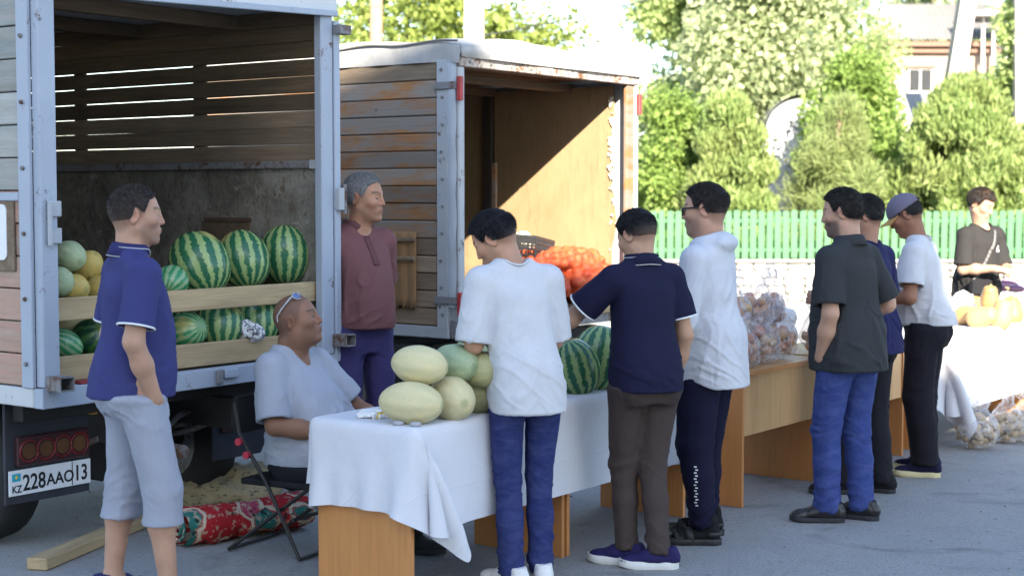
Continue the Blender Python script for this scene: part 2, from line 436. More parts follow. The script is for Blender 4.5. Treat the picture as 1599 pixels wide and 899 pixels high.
def scalp_line(y, x, o):
    """height of the hair line at depth y (side view), raised a little at the temples"""
    f = o.get('front', .072); nb = o.get('nape', -.062) - .016
    zb = np.interp(y, [-.12, -.075, -.045, -.022, -.012, .026, .034, .046, .070, .11], [nb, nb + .004, nb + .018, -.030, .020, -.012 + o.get('side_up', 0), .012 + o.get('side_up', 0), .050, f, f + .016])
    return zb + np.clip(np.abs(x) - .035, 0, 1) * np.clip((y - .03) / .04, 0, 1) * .35
def hair_thick(x, y, z, o):
    top, side = o.get('top', .014), o.get('side', .003)
    s = smooth01((z - o.get('fade0', .0)) / (o.get('fade1', .085) - o.get('fade0', .0)))
    T = (side + (top - side) * s) * .62
    if o.get('quiff'): T = T + o['quiff'] * smooth01((y - .02) / .05) * smooth01((z - .06) / .03)
    m = smooth01((z - scalp_line(y, x, o)) / (.034 - .018 * smooth01((y - .03) / .03)) + .12)
    return T * m - .012 * (1 - m)

def chain(hd, side, W, F_, Nn, curl, sp=1.0):
    """fingers of one hand: W wrist, F_ along the hand, Nn out of the back of the hand, thumb towards side"""
    out = []; s = np.cross(F_, Nn) * side                      # towards the thumb
    for i, (off, ln) in enumerate(((.030, .078), (.010, .086), (-.011, .080), (-.031, .064))):
        p = W + F_ * (.090 - abs(i - 1) * .004) + s * off; d = F_ + s * off * (2.2 * sp); d /= np.linalg.norm(d); a = 0
        for q, (fr, r0, r1) in enumerate(((.46, .0092, .0085), (.31, .0085, .0076), (.23, .0076, .0062))):
            a += curl[i if len(curl) > 1 else 0] * (.55, 1.0, .7)[q]; dd = d * math.cos(a) - Nn * math.sin(a); e = p + dd * ln * fr
            out.append((p, e, r0, r1)); p = e
    p = W + F_ * .022 + s * .028; d = F_ * .62 + s * .72 - Nn * .28; d /= np.linalg.norm(d); e = p + d * .040; out.append((p, e, .0125, .0105))
    d2 = F_ * .86 + s * .32 - Nn * .4; d2 /= np.linalg.norm(d2); f = e + d2 * .030; out.append((e, f, .0105, .0092)); out.append((f, f + d2 * .020 - Nn * .004, .0092, .0070))
    return out

def folds(P, sc, seed, mul_=4.0):
    q = P * np.array(sc) + seed; q = q + .35 * fbm(P * 7 + seed, 2)[:, None]; n = vnoise(q) + .35 * vnoise(q * 2.1 + 5)
    return np.clip(1 - np.abs(n) * 2.3, 0, 1) ** 1.6 * smooth01(.55 + .9 * vnoise(P * mul_ + seed * 1.7))
def s_of(n): return 1 if n == 'R' else -1
def person(label, loc, rot, c):
    """one person: Empty at the feet, children = skin, hair and clothes"""
    H = c.get('H', 1.74); k = H / 1.74; root = empty('person', loc, rot, label=label, cat='person', group=c.get('group'))
    root.scale = (k, k, k); g = c.get('girth', 1.0); belly = c.get('belly', 0.0); lean = c.get('lean', 0.0); ls = c.get('lean_side', 0.0); zs = c.get('pz', .95) - .95
    tw = c.get('twist', 0.0); sw = c.get('shw', .170) ; curve = c.get('curve', 1.3); sh_up = c.get('sh_up', 0.0)
    def off(z):
        t = np.clip((z - .95) / .5, 0, 1.2); return ls * t, lean * t ** curve
    def tk(z, rx, ry, cy=0.0):
        ox, oy = off(z); t = np.clip((z - .95) / .45, 0, 1); return (z + zs, rx, ry, ox, oy + cy, tw * t)
    def rotz(p, a): return np.array([p[0] * math.cos(a) - p[1] * math.sin(a), p[0] * math.sin(a) + p[1] * math.cos(a), p[2]])
    nx, ny = off(1.46); nb = np.array([nx, ny - .022, 1.46 + zs])
    sh = {}
    for s, n in ((1, 'R'), (-1, 'L')):
        p = rotz((s * sw, -.012 + c.get('sh_fwd', 0.0), 0), tw); ox, oy = off(1.385); sh[n] = np.array([p[0] + ox, p[1] + oy, 1.385 + zs + sh_up + c.get('sh_' + n, 0.0)])
    hy, hp, hr = c.get('head', (0, 0, 0)); Rh = np.array(Euler((R(hp), R(hr), R(hy)), 'ZXY' if False else 'XYZ').to_matrix())
    Rh = np.array(Matrix.Rotation(R(hy), 3, 'Z') @ Matrix.Rotation(R(hp), 3, 'X') @ Matrix.Rotation(R(hr), 3, 'Y'))
    hs = c.get('hs', 1.0); nk = np.array(c.get('neck', (0, .035, .152))); pv = np.array([0, -.03, -.05]) * hs
    hc = nb + nk - pv + Rh @ pv                                   # the head turns about the top of the neck
    def hframe(X, Y, Z):
        x, y, z = X - hc[0], Y - hc[1], Z - hc[2]
        return [(x * Rh[0, i] + y * Rh[1, i] + z * Rh[2, i]) / hs for i in range(3)]
    ho = c.get('face', {}); arms = c['arms']
    # ---- joints
    A = {}
    for n in 'RL':
        el, wr = arms[n][0], arms[n][1]; s = 1 if n == 'R' else -1
        e = sh[n] + np.array(el); wv = e + np.array(wr); A[n] = (sh[n], e, wv)
    pts = [hc + .2, hc - .2] + [p + .13 for q in A.values() for p in q] + [p - .13 for q in A.values() for p in q]
    zlo = .92 + zs
    bare = c.get('bare')
    legs = c['legs']
    J = {}
    for n, s in (('R', 1), ('L', -1)):
        kn, an, fy = legs[n]; hipj = np.array([s * .088, 0, .90 + zs]); J[n] = (hipj, np.array(kn, float), np.array(an, float), fy)
    lo = np.min(pts, 0); hi = np.max(pts, 0); lo[2] = min(lo[2], zlo) if not bare else -.02
    if bare:
        for n in 'RL': lo = np.minimum(lo, J[n][2] - .2); hi = np.maximum(hi, J[n][2] + .2)
        lo[2] = -.02
    # ---- skin
    hb = c.get('hb', .0063); V = Vol(lo, hi, hb)
    V.loft([tk(.96, .12 * g, .085), tk(1.10, .115 * g, .085), tk(1.28, .125 * g, .088), tk(1.39, .13, .07), tk(1.435, .085, .06, -.012)], .01)
    for n in 'RL': V.cone(nb + (s_of(n) * .02, -.01, -.035), sh[n] + (0, 0, -.005), .045, .042, .03)
    r = .2 * hs
    V.op(lambda X, Y, Z: head_d(*hframe(X, Y, Z), ho) * hs, hc - r, hc + r, .001)
    nt_ = c.get('neck_r', .056) - .005; V.cone(nb + (0, .0, -.02), hc + Rh @ (np.array([0, -.028, -.055]) * hs), nt_ + .006, nt_ - .002, .03)
    V.cone(nb + (0, .03, -.02), hc + Rh @ (np.array([0, .01, -.085]) * hs), nt_ - .012, nt_ - .016, .03)
    if c.get('fatneck'): V.ell(hc + Rh @ np.array([0, -.075, -.085]), (.05, .03, .035), .03)
    ar = c.get('arm_r', 1.0); Vbounds = {}
    for n, s in (('R', 1), ('L', -1)):
        p, e, wv = A[n]; V.cone(p, e, .052 * ar, .041 * ar, .02); fd = (wv - e); L = np.linalg.norm(fd); fd = fd / L
        V.cone(e, e + fd * L * .42, .041 * ar, .043 * ar, .02); V.cone(e + fd * L * .40, wv, .043 * ar, .0285 * ar, .02)
        hd = arms[n][2] if len(arms[n]) > 2 else {}
        F_ = np.array(hd.get('dir', fd), float); F_ /= np.linalg.norm(F_); Nn = np.array(hd.get('back', (s, 0, 0)), float); Nn -= F_ * (Nn @ F_); Nn /= np.linalg.norm(Nn)
        T = np.cross(F_, Nn) * hd.get('thumb', s)
        V.cone(wv, wv + F_ * .03, .028, .030, .015, sq=(Nn, .72))
        for o_ in (-.026, -.009, .009, .026): V.cone(wv + F_ * .02 + T * o_ * .8, wv + F_ * .088 + T * o_, .0150, .0125, .014)
        for (q0, q1, r0, r1) in chain(n, hd.get('thumb', s), wv, F_, Nn, hd.get('curl', (.35, .4, .45, .5)), hd.get('spread', 1.0)): V.cone(q0, q1, r0, r1, .006)
    if bare:
        for n in 'RL':
            h_, kn, an, fy = J[n]; V.cone(h_ + (0, 0, .02), kn, .075, .055, .02); d = an - kn
            V.cone(kn, kn + d * .35 + (0, -.012, 0), .052, .056, .03); V.cone(kn + d * .35 + (0, -.012, 0), an, .054, .037, .03)
            fx = np.array([-math.sin(R(fy)), math.cos(R(fy)), 0]); V.cone(an, an - fx * .035 + (0, 0, -.045), .036, .030, .02); V.cone(an + (0, 0, -.01), an + fx * .13 + (0, 0, -.055), .036, .026, .03); V.cone(an + fx * .06 + (0, 0, -.05), an + fx * .16 + (0, 0, -.06), .035, .022, .02)
    P, Q = V.surf(); P = relax(P, Q, 1, .35)
    me = mesh_np('body', P, Q, SKIN)
    # ---- skin colours
    x, y, z = hframe(P[:, 0], P[:, 1], P[:, 2]); tone = np.array(c.get('skin', (.40, .215, .135)))
    C = np.tile(tone, (len(P), 1)); inh = (np.abs(x) < .12) & (np.abs(y) < .15) & (z > -.125) & (z < .15)
    C *= (1 + .10 * fbm(P * 18, 2))[:, None]
    red = np.exp(-((y - .105) ** 2 + x ** 2 + (z + .02) ** 2) / .022 ** 2) * .5 + np.exp(-((np.abs(x) - .084) ** 2 + (y + .012) ** 2 + z ** 2) / .03 ** 2) * .55 + np.exp(-((np.abs(x) - .045) ** 2 + (y - .07) ** 2 + (z + .03) ** 2) / .025 ** 2) * .3
    C = C * (1 - red[:, None] * np.array([.02, .26, .28]) * inh[:, None])
    lip = np.exp(-(((z + .061) / .009) ** 2 + (x / .022) ** 2)) * (y > .078) * inh; C = C * (1 - lip[:, None] * np.array([.22, .45, .40]))
    hc_ = np.array(c.get('hair', {}).get('col', (.012, .010, .010)))
    if c.get('stubble', 0):
        b = smooth01((-.022 - z) / .03) * smooth01((y - .0) / .03) * (1 - .6 * np.exp(-((x / .03) ** 2 + ((z + .061) / .01) ** 2))) * inh * c['stubble']; C = C * (1 - b[:, None]) + np.array([.06, .05, .05]) * b[:, None]
    if 'hair' in c:
        o = c['hair']; b = smooth01((z - scalp_line(y, x, o) + .016 * (y < .02)) / .03) * inh * (y < .1) * o.get('shade', .8) * (.40 + .60 * smooth01((z + .045) / .09)) * (1 - smooth01((np.abs(x) - .076) / .004)); C = C * (1 - b[:, None]) + hc_ * b[:, None]
    if c.get('scalp'):
        o = dict(front=.078); b = smooth01((z - scalp_line(y, x, o) + .016 * (y < .02)) / .035) * inh * (y < .1) * c['scalp'] * (1 - smooth01((np.abs(x) - .076) / .004)); C = C * (1 - b[:, None]) + np.array([.045, .035, .032]) * b[:, None]
    if c.get('brow', True):
        t = np.clip((np.abs(x) - .012) / .042, 0, 1); zb = .0265 + .007 * np.sin(t * 2.4); b = np.exp(-((z - zb) / .0050) ** 2) * (np.abs(x) > .010) * (np.abs(x) < .056) * (y > .04) * inh * .85; C = C * (1 - b[:, None]) + np.array(c.get('browcol', (.02, .016, .014))) * b[:, None]
    b = np.exp(-(((z - .002) / .004) ** 2 + ((np.abs(x) - .031) / .016) ** 2)) * (y > .07) * inh * .6; C = C * (1 - b[:, None]) + np.array([.05, .03, .025]) * b[:, None]
    vcol(me, np.clip(C, .004, 1)); link('body', me, root)
    # ---- eyes
    if c.get('eyes', True):
        for s in (1, -1):
            m = MB(); m.grid(10, 8, lambda u, v: (.0112 * math.sin(math.pi * v) * math.cos(2 * math.pi * u), .0112 * math.sin(math.pi * v) * math.sin(2 * math.pi * u), .0112 * math.cos(math.pi * v)))
            e = m.build('eye', EYE, root); e.matrix_parent_inverse.identity()
            p = hc + Rh @ (np.array([s * .031, .0755, .0015]) * hs); e.matrix_local = Matrix.Translation(p) @ Matrix(Rh.tolist()).to_4x4()
    # ---- hair
    if 'hair' in c:
        o = c['hair']; r = .165 * hs; V = Vol(hc - r, hc + r, .0041)
        def fn(X, Y, Z):
            x, y, z = hframe(X, Y, Z); d = np.broadcast_to(head_d(x, y, z, ho), V.G.shape if False else np.broadcast(x, y, z).shape)
            return (d - hair_thick(x, y, z, o)) * hs
        V.G[...] = fn(*axes_of(V))
        P, Q = V.surf()
        if len(P):
            N = vnormals(P, Q); x, y, z = hframe(P[:, 0], P[:, 1], P[:, 2]); q = np.stack([x * 95, y * 95, z * 40], 1)
            amp = o.get('rough', .0025) * smooth01((z - scalp_line(y, x, o)) / .03) * np.clip(hair_thick(x, y, z, o) / .004, 0, 1); P = P + N * (amp * (fbm(q, 3)))[:, None]
            if o.get('fringe'):                                    # strands fall over the forehead
                t = smooth01((y - .045) / .05) * smooth01((z - .045) / .05); P[:, 2] -= t * o['fringe']; 
            me = mesh_np('hair', P, Q, HAIR); fk = smooth01((z - o.get('fade0', 0) + .045) / .075)[:, None] if o.get('side', .003) < .001 else 1.0; col = tone * .30 * (1 - fk) + np.tile(hc_, (len(P), 1)) * fk; gr = o.get('grey', 0)
            if gr: s_ = (.86 + .14 * vnoise(P * 160)) * gr; col = col * (1 - s_[:, None]) + np.array([.42, .42, .43]) * s_[:, None]
            if o.get('tip'): s_ = smooth01(vnoise(P * 60) + .2) * smooth01((z - .05) / .06); col = col * (1 - s_[:, None]) + np.array(o['tip']) * s_[:, None]
            vcol(me, col * (1 + .25 * vnoise(P * 120))[:, None]); ho_ = link('hair', me, root)
            T = hair_thick(x, y, z, o); w_ = np.clip((T + .0012) / .006, 0, 1); w_ /= w_.sum(); rs = np.random.default_rng(c.get('seed', 1)); ns = o.get('strands', 9000); kk = rs.choice(len(P), ns, p=w_)
            loc = np.stack([x, y, z], 1)[kk]; comb = np.stack([.25 * np.sign(loc[:, 0]), np.where(loc[:, 2] > .07, .9, -.25), np.where(loc[:, 2] > .07, -.1, -1.0)], 1) @ Rh.T
            dd = N[kk] * o.get('lift', .40) + comb * .6 + rs.normal(size=(ns, 3)) * .22; dd /= np.linalg.norm(dd, axis=1, keepdims=True); LL = o.get('len', 1.0) * (.0035 + .8 * np.clip(T[kk], 0, .03)) * (.6 + .7 * rs.random(ns)); b0 = P[kk] + rs.normal(size=(ns, 3)) * .0016
            sd2 = np.cross(dd, rs.normal(size=(ns, 3))); sd2 /= np.linalg.norm(sd2, axis=1, keepdims=True); vs = np.stack([b0 - sd2 * .0011, b0 + sd2 * .0011, b0 + dd * LL[:, None]], 1).reshape(-1, 3)
            ms = mesh_np('strands', vs, np.arange(3 * ns).reshape(ns, 3), HAIR, False); vcol(ms, np.repeat(col[kk] * (.7 + .9 * rs.random(ns))[:, None], 3, 0)); link('strands', ms, ho_, kind='stuff')
    # ---- trousers
    t = c['trousers']; hem = t.get('hem', .06); W = t.get('w', 1.0); th = t.get('top', 1.00)
    lo = np.array([-.30, -.30, hem - .05]); hi = np.array([.30, .30, th + zs + .03])
    for n in 'RL':
        for q in J[n][:3]: lo = np.minimum(lo, q - .17); hi = np.maximum(hi, q + .17)
    lo[2] = max(lo[2], hem - .05); hi[2] = max(hi[2], th + zs + .02); V = Vol(lo, hi, .0098)
    if c.get('seated'):
        V.ell((0, -.02, .93 + zs), (.19 * g, .15, .13), .05); V.loft([(.86 + zs, .165 * g, .13, 0, 0, 0), (1.02 + zs, .16 * g, .13, *off(1.02), 0)], .04)
    else:
        V.loft([(.80 + zs, .135 * g, .112, 0, -.012, 0), (.88 + zs, .166 * g, .126, 0, -.010, 0), (.95 + zs, .160 * g, .124 + belly * .5, 0, belly * .3, 0), (th + zs, .156 * g, .112 + belly * .8, 0, belly * .5, 0)], .03)
        for s in (1, -1): V.ell((s * .078, -.072 - (g - 1) * .03, .885 + zs), (.088 * g, .078, .095), .045)
    gl = 1 + (g - 1) * .8
    for n in 'RL':
        h_, kn, an, fy = J[n]; s = 1 if n == 'R' else -1; d = an - kn; hz = hem + (.0 if n == 'R' else t.get('dh', 0.0)); cut = ((0, 0, hz), (0, 0, -1))
        wk, wh = t.get('knee', .072) * W * gl, t.get('hemr', .066) * W
        V.cone(h_ + (s * .004, -.004, 0), kn, .098 * gl * W ** .5, wk, .035 if not c.get('seated') else .05, cut=cut)
        V.cone(kn, kn + d * .45 + (0, -.006, 0), wk, (wk + wh) / 2, .02, cut=cut)
        V.cone(kn + d * .42 + (0, -.006, 0), an + (0, -.005, 0), (wk + wh) / 2, wh, .02, cut=cut)
        if t.get('hollow'): V.cone((an[0], an[1], hz - .03) if not t.get('short') else kn + d * t['short'] + (0, 0, -.04), (an[0], an[1], hz + .03) if not t.get('short') else kn + d * t['short'] + (0, 0, .02), wh - .022, wh - .022, .004, True)
    ax = axes_of(V); np.maximum(V.G, ax[2] - (c['shirt'].get('hem', .90) + zs + .018) + 0 * ax[0] + 0 * ax[1], out=V.G)
    P, Q = V.surf(); N = vnormals(P, Q); kz = np.mean([J['R'][1][2], J['L'][1][2]]); az = hem
    kneef = np.exp(-((P[:, 2] - kz) / .10) ** 2); ankf = smooth01((az + .32 - P[:, 2]) / .30); seat = np.exp(-((P[:, 2] - (.82 + zs)) / .09) ** 2); sd_ = c.get('seed', 3) * 7.7
    Pk = P.copy(); Pk[:, 2] += P[:, 0] * .9 * np.sign(P[:, 0]); f1 = folds(Pk, (7, 7, 24), sd_, 5); f2 = folds(P, (17, 17, 3.0), sd_ + 3); f4 = fbm(P * np.array([7, 7, 9]) + sd_, 2)
    low = smooth01((hz + .35 - P[:, 2]) / .30)
    amp = t.get('wr', 1.0); P = P + N * (amp * (f1 * (.007 * kneef + t.get('stack', .012) * .75 * ankf + .007 * seat + .001) + f2 * .004 * (1 - ankf) + f4 * .0025))[:, None]
    if t.get('pockets'):                                           # patch pockets stand proud of the seat
        for s in (1, -1):
            u = P[:, 0] - s * .078; v_ = P[:, 2] - (.895 + zs) ; ins = smooth01((.060 - np.abs(u)) / .006) * smooth01((.068 - np.abs(v_ + .4 * np.abs(u) * (v_ < 0))) / .006) * (P[:, 1] < -.05); P = P + N * (ins * .006)[:, None]
    me = mesh_np('trousers', P, Q, t['mat']); link('shorts' if bare else 'trousers', me, root)
    # ---- top
    t = c['shirt']; hz = t.get('hem', .90) ; lo_ = t.get('loose', 1.0); slv = t.get('sleeve', .62); hemx = t.get('hemw', 1.0)
    lb = belly
    keys = [tk(hz, .182 * g * hemx, .160 * lo_ + lb * .6, lb * .5 - .024), tk(1.02, .168 * g * lo_, .138 * lo_ + lb * .95, lb * .75 - .014), tk(1.12, .158 * g * lo_, .119 * lo_ + lb, lb * .8 - .002), tk(1.25, .163 * g, .122 + lb * .55, lb * .35), tk(1.33, .160 * g ** .5, .116 + lb * .15, lb * .05 - .006), tk(1.385, .150, .092, -.012), tk(1.425, .115, .074, -.018), tk(1.475, .080, .060, -.022)]
    if c.get('keys'): keys = [tk(*q) for q in c['keys']]
    lo = np.array([min(q[3] - q[1] for q in keys) - .06, min(q[4] - q[2] for q in keys) - .08, hz + zs - .04]); hi = np.array([max(q[3] + q[1] for q in keys) + .06, max(q[4] + q[2] for q in keys) + .08, 1.54 + zs + sh_up])
    for n in 'RL':
        for q in (A[n] if slv > 1 else A[n][:2]): lo = np.minimum(lo, q - .10); hi = np.maximum(hi, q + .10)
    V = Vol(lo, hi, .0078); V.loft(keys, .02, 2.5)
    for n in 'RL': V.cone(nb + (s_of(n) * .035, -.012, -.030), sh[n] + (0, -.004, .004), .050, .052, .04)
    trims = []
    for n in 'RL':
        p, e, wv = A[n]; s = 1 if n == 'R' else -1; ud = (e - p); uL = np.linalg.norm(ud); ud /= uL; sr = t.get('sr', .068) * ar; se = t.get('se', .074) * ar
        V.ell(p + (-s * .006, 0, -.012), (.062 * ar, .064 * ar, .066), .035)
        if slv <= 1:
            pe = p + ud * uL * slv; V.cone(p + (0, 0, -.01), p + ud * (uL * slv + .03), sr, se, .022, cut=(pe, ud)); V.cone(pe - ud * .022, pe + ud * .05, se - .018, se - .014, .003, True); trims.append((pe, ud, se))
        else:
            fd = wv - e; V.cone(p + (0, 0, -.01), e, sr, .060 * ar, .022); V.cone(e, wv - fd * .02, .060 * ar, .045, .02, cut=(wv, fd / np.linalg.norm(fd)))
    nd = np.array([0, .26 + lean * .4, 1.0]); nd /= np.linalg.norm(nd); nr = t.get('neck', .066)
    if t.get('vneck'): V.cone(nb + (0, .05, -.005), nb + (0, .13, -.06), .045, .028, .01, True)
    V.cone(nb + nd * .012, nb + nd * .14, nr, nr + .012, .008, True)
    if t.get('hood'):
        for a in np.linspace(-2.5, 2.5, 21):
            q = nb + np.array([math.sin(a) * .084, -math.cos(a) * .070 + .002, .020 - .050 * (1 - math.cos(a)) * .5]); V.ell(q, (.026, .026, .026), .02)
        V.ell(nb + (0, -.070, -.060), (.110, .036, .080), .05); V.ell(nb + (0, -.088, -.004), (.105, .046, .042), .022)
    P, Q = V.surf(); N = vnormals(P, Q); zz = P[:, 2] - zs
    up = smooth01((1.40 - zz) / .25); low = smooth01((1.18 - zz) / .2)
    Pk = P.copy(); Pk[:, 0] += (P[:, 2] - 1.1 - zs) * .45 * np.sign(P[:, 0]); f1 = folds(Pk, (13, 13, 2.4), sd_); Pk = P.copy(); Pk[:, 2] += P[:, 0] * .7; f2 = folds(Pk, (4.5, 4.5, 19), sd_ + 9, 5)
    am = t.get('wr', 1.0); arm_ = np.zeros(len(P))
    for n in 'RL':
        p, e, _ = A[n]; d_ = np.linalg.norm(P - (p + e) / 2, axis=1); arm_ = np.maximum(arm_, smooth01((.16 - d_) / .1))
    hemk = smooth01((zz - hz - .012) / .05); f2 = f2 * hemk; f1 = f1 * (.35 + .65 * hemk)
    f3 = fbm(P * np.array([6, 6, 4.5]) + sd_, 2); Pk = P.copy(); Pk[:, 2] += np.abs(P[:, 0]) * 1.2; f5 = folds(Pk, (12, 12, 12), sd_ + 4, 5)
    P = P + N * (am * (.0125 * f1 * up * (1 - arm_) + t.get('bunch', .010) * f2 * low * (1 - arm_) + .008 * f5 * arm_ + .0030 * f3 * (1 - .6 * arm_)))[:, None]
    if t.get('tail'): m_ = smooth01((1.05 - zz) / .15); P[:, 2] -= m_ * t['tail'] * smooth01((-P[:, 1] + lean * 0) / .12)
    me = mesh_np('shirt', P, Q, t['mat']); sh_o = link(t.get('name', 'shirt'), me, root)
    if not t.get('collar') and not t.get('hood') and not t.get('vneck'):
        V_ = P[P[:, 2] > nb[2] - .10]; ring = []
        for a in np.linspace(0, 2 * math.pi, 32, endpoint=False):
            q = nb[:2] + np.array([math.sin(a), -math.cos(a)]) * (nr + .007); d_ = np.linalg.norm(V_[:, :2] - q, axis=1); sel = V_[d_ < .016]
            ring.append((q[0], q[1], np.percentile(sel[:, 2], 80) if len(sel) else nb[2]))
        ring = np.array(ring)
        for _ in range(3): ring[:, 2] = (np.roll(ring[:, 2], 1) + ring[:, 2] * 2 + np.roll(ring[:, 2], -1)) / 4
        m = MB(); m.tube([tuple(q) for q in ring], .0055, 6, closed=True); m.build('neckband', t['mat'], sh_o)
    if t.get('collar'):                                            # turned-down polo collar, its edge piped
        cm, pm = t['collar']; m = MB(); piping = MB(); n_ = 40
        def cp(a, v):                                              # v 0 inner top .. 1 outer lower edge
            rr = nr - .004 + [0, .010, .020, .030][v]; h_ = [.004, .034, .030, -.020][v]; open_ = abs(a) / math.pi
            fr = max(0, open_ - .78) / .22; h2 = h_ - .050 * fr * (v / 3) - .02 * open_ ; w_ = 1 + .10 * fr
            b = nb + np.array([math.sin(a) * rr * w_, -math.cos(a) * rr * .93 * w_, 0]); b = b + nd * h2 + np.array([0, 0, .012]); b[1] += (lean * .4 + .26) * h2 * .2; return b
        aa = np.linspace(-.94 * math.pi, .94 * math.pi, n_)
        vs = [cp(a, v) for a in aa for v in range(4)]; fs = [(i * 4 + v, i * 4 + v + 1, (i + 1) * 4 + v + 1, (i + 1) * 4 + v) for i in range(n_ - 1) for v in range(3)]
        m.add(vs, fs, True); co = m.build('collar', cm, root); md = co.modifiers.new('thick', 'SOLIDIFY'); md.thickness = .004; md.offset = 0
        if pm:
            for v_, r_ in ((3, .0022), (2, .0016)): piping.tube([cp(a, v_) + (np.array([0, 0, .0]) if v_ == 3 else np.array([math.sin(a) * .006, -math.cos(a) * .006, -.012])) for a in aa], r_, 5)
            piping.build('collar_piping', pm, co)
    if t.get('cuff'):
        m = MB()
        for (pe, ud, se) in trims:
            a = Vector(ud).orthogonal().normalized(); b = Vector(ud).cross(a); m = MB()
            m.tube([Vector(pe) - Vector(ud) * .004 + (a * math.cos(q) + b * math.sin(q)) * (se + .001) for q in np.linspace(0, 2 * math.pi, 24, endpoint=False)], .0045, 6, closed=True); m.build('sleeve_edge', t['cuff'], sh_o)
    # ---- shoes
    if c.get('shoes'):
        shoes(root, J, c['shoes'])
    return root, dict(hc=Vector(hc), Rh=Matrix(Rh.tolist()), nb=Vector(nb), A=A, J=J, hs=hs, sh=sh)
def axes_of(V): return [(V.lo[i] + np.arange(V.n[i]) * V.h).astype(np.float32).reshape([-1 if j == i else 1 for j in range(3)]) for i in range(3)]
def shoes(root, J, o):
    for n in 'RL':
        an, fy = J[n][2], J[n][3]; V = Vol((-.075, -.12, -.01), (.075, .22, .16), .0062); s = 1 if n == 'R' else -1; L = o.get('len', .185)
        V.cone((0, -.065, .052), (0, -.045, .10), .038, .041, .02, cut=((0, 0, .105), (0, 0, 1)))
        V.cone((0, -.06, .05), (0, .05, .05), .040, .043, .02); V.cone((0, .02, .055), (s * .004, L - .055, .036), .043, .034, .02, sq=((0, 0, 1), .82)); V.ell((s * .006, L - .045, .032), (.041, .047, .029), .015)
        V.op(lambda X, Y, Z: (o.get('sole_h', .024) - .004) - Z + 0 * X + 0 * Y, (-.08, -.12, -.02), (.08, .22, .03), .001, True) if False else None
        if o.get('open'):                                          # sandal: straps over a sock
            V = Vol((-.075, -.12, -.01), (.075, .22, .16), .0062); 
            V.cone((0, -.05, .055), (0, .10, .04), .036, .034, .02); V.cone((0, -.055, .05), (0, -.05, .12), .034, .032, .02)
            V.ell((s * .004, .10, .035), (.040, .05, .026), .02)
        G = V.G; ax = axes_of(V); np.maximum(G, (o.get('sole_h', .024) - .003) - ax[2] + 0 * ax[0] + 0 * ax[1], out=G)
        P, Q = V.surf(); P = relax(P, Q, 1, .4); N = vnormals(P, Q); P = P + N * (.0015 * fbm(P * 60 + fy, 2))[:, None]
        M_ = Matrix.Translation((an[0], an[1] + 0.0, an[2] - .085)) @ Matrix.Rotation(R(fy), 4, 'Z')
        sh = link('sock' if o.get('open') else 'shoe', mesh_np('shoe', P, Q, o['mat']), root); sh.matrix_local = M_
        # sole outline
        m = MB(); ys = np.linspace(-.098, L + .004, 15)
        hw = [np.interp(y, [-.098, -.09, -.06, 0, .06, .11, L - .03, L - .008, L + .004], [.004, .024, .037, .036, .043, .047, .040, .022, .004]) + .003 for y in ys]
        ring = [(s * .004 * max(0, y) / .1 + w_, y) for y, w_ in zip(ys, hw)] + [(s * .004 * max(0, y) / .1 - w_, y) for y, w_ in list(zip(ys, hw))[::-1]]
        k_ = len(ring); sh_ = o.get('sole_h', .024); spring = lambda y: .010 * smooth01(np.array((y - .10) / .1)) 
        vs = [(x * f, y, z + float(spring(y))) for z, f in ((.0, .94), (.004, 1.0), (sh_, 1.0), (sh_ + .003, .93)) for x, y in ring]
        fs = [(j * k_ + i, j * k_ + (i + 1) % k_, (j + 1) * k_ + (i + 1) % k_, (j + 1) * k_ + i) for j in range(3) for i in range(k_)]
        m.add(vs, fs, True); m.add(vs, [tuple(range(k_))[::-1], tuple(range(3 * k_, 4 * k_))]); m.build('sole', o['sole'], sh)
        if o.get('open'):
            m = MB()
            for (y0, y1, zt) in ((.035, .07, .082), (.085, .125, .068)):
                m = MB(); m.grid(14, 3, lambda u, v: (-(.046) * math.cos(math.pi * u), y0 + (y1 - y0) * v + .012 * math.sin(math.pi * u), .02 + (zt - .02) * math.sin(math.pi * u) ** .7)); st = m.build('strap', o['sole'], sh); md = st.modifiers.new('t', 'SOLIDIFY'); md.thickness = .005
            m = MB()
            m.grid(16, 2, lambda u, v: (.043 * math.sin(-1.9 + 3.8 * u), -.045 - .050 * math.cos(-1.9 + 3.8 * u), .045 + .02 * v))
            st = m.build('strap', o['sole'], sh); md = st.modifiers.new('t', 'SOLIDIFY'); md.thickness = .005
# ================================================================ ground, background, shade
def M_asphalt():
    t = NT('asphalt'); v = t.coord('Object'); a = t.noise(v, .35, 4); b = t.noise(v, 3.5, 6, .65); g = t.vor(v, 85)
    c = t.mix(a, (.265, .260, .252), (.315, .308, .298)); c = t.mix(t.ramp(b, [(.35, 0.0), (.7, .55)]), c, (.228, .224, .218))
    c = t.mix(t.ramp(g, [(.0, .9), (.26, 0.0)]), c, (.46, .455, .45))
    k = t.ramp(t.noise(v, 1.3, 3, .5, .6), [(.62, 0.0), (.70, .5)]); c = t.mix(k, c, (.25, .245, .235))
    d_ = t.noise(v, 38, 3, .7); c = t.mix(t.ramp(d_, [(.56, 0.0), (.70, .75)]), c, (.11, .11, .112)); o_ = t.noise(v, 1.7, 4, .6, 1.5); c = t.mix(t.ramp(o_, [(.58, 0.0), (.72, .6)]), c, (.12, .118, .115))
    t.base(c, .88, 0, .25); t.bump(t.math('ADD', t.math('MULTIPLY', g, .8), t.math('MULTIPLY', b, .6)), .55, .006); return t.m
m = MB(); m.grid(60, 60, lambda u, v: (-60 + 120 * u, -60 + 120 * v, 0.0)); m.add([(-3000, -3000, -.02), (3000, -3000, -.02), (3000, 3000, -.02), (-3000, 3000, -.02)], [(0, 1, 2, 3)])
m.build('ground', M_asphalt(), kind='structure')

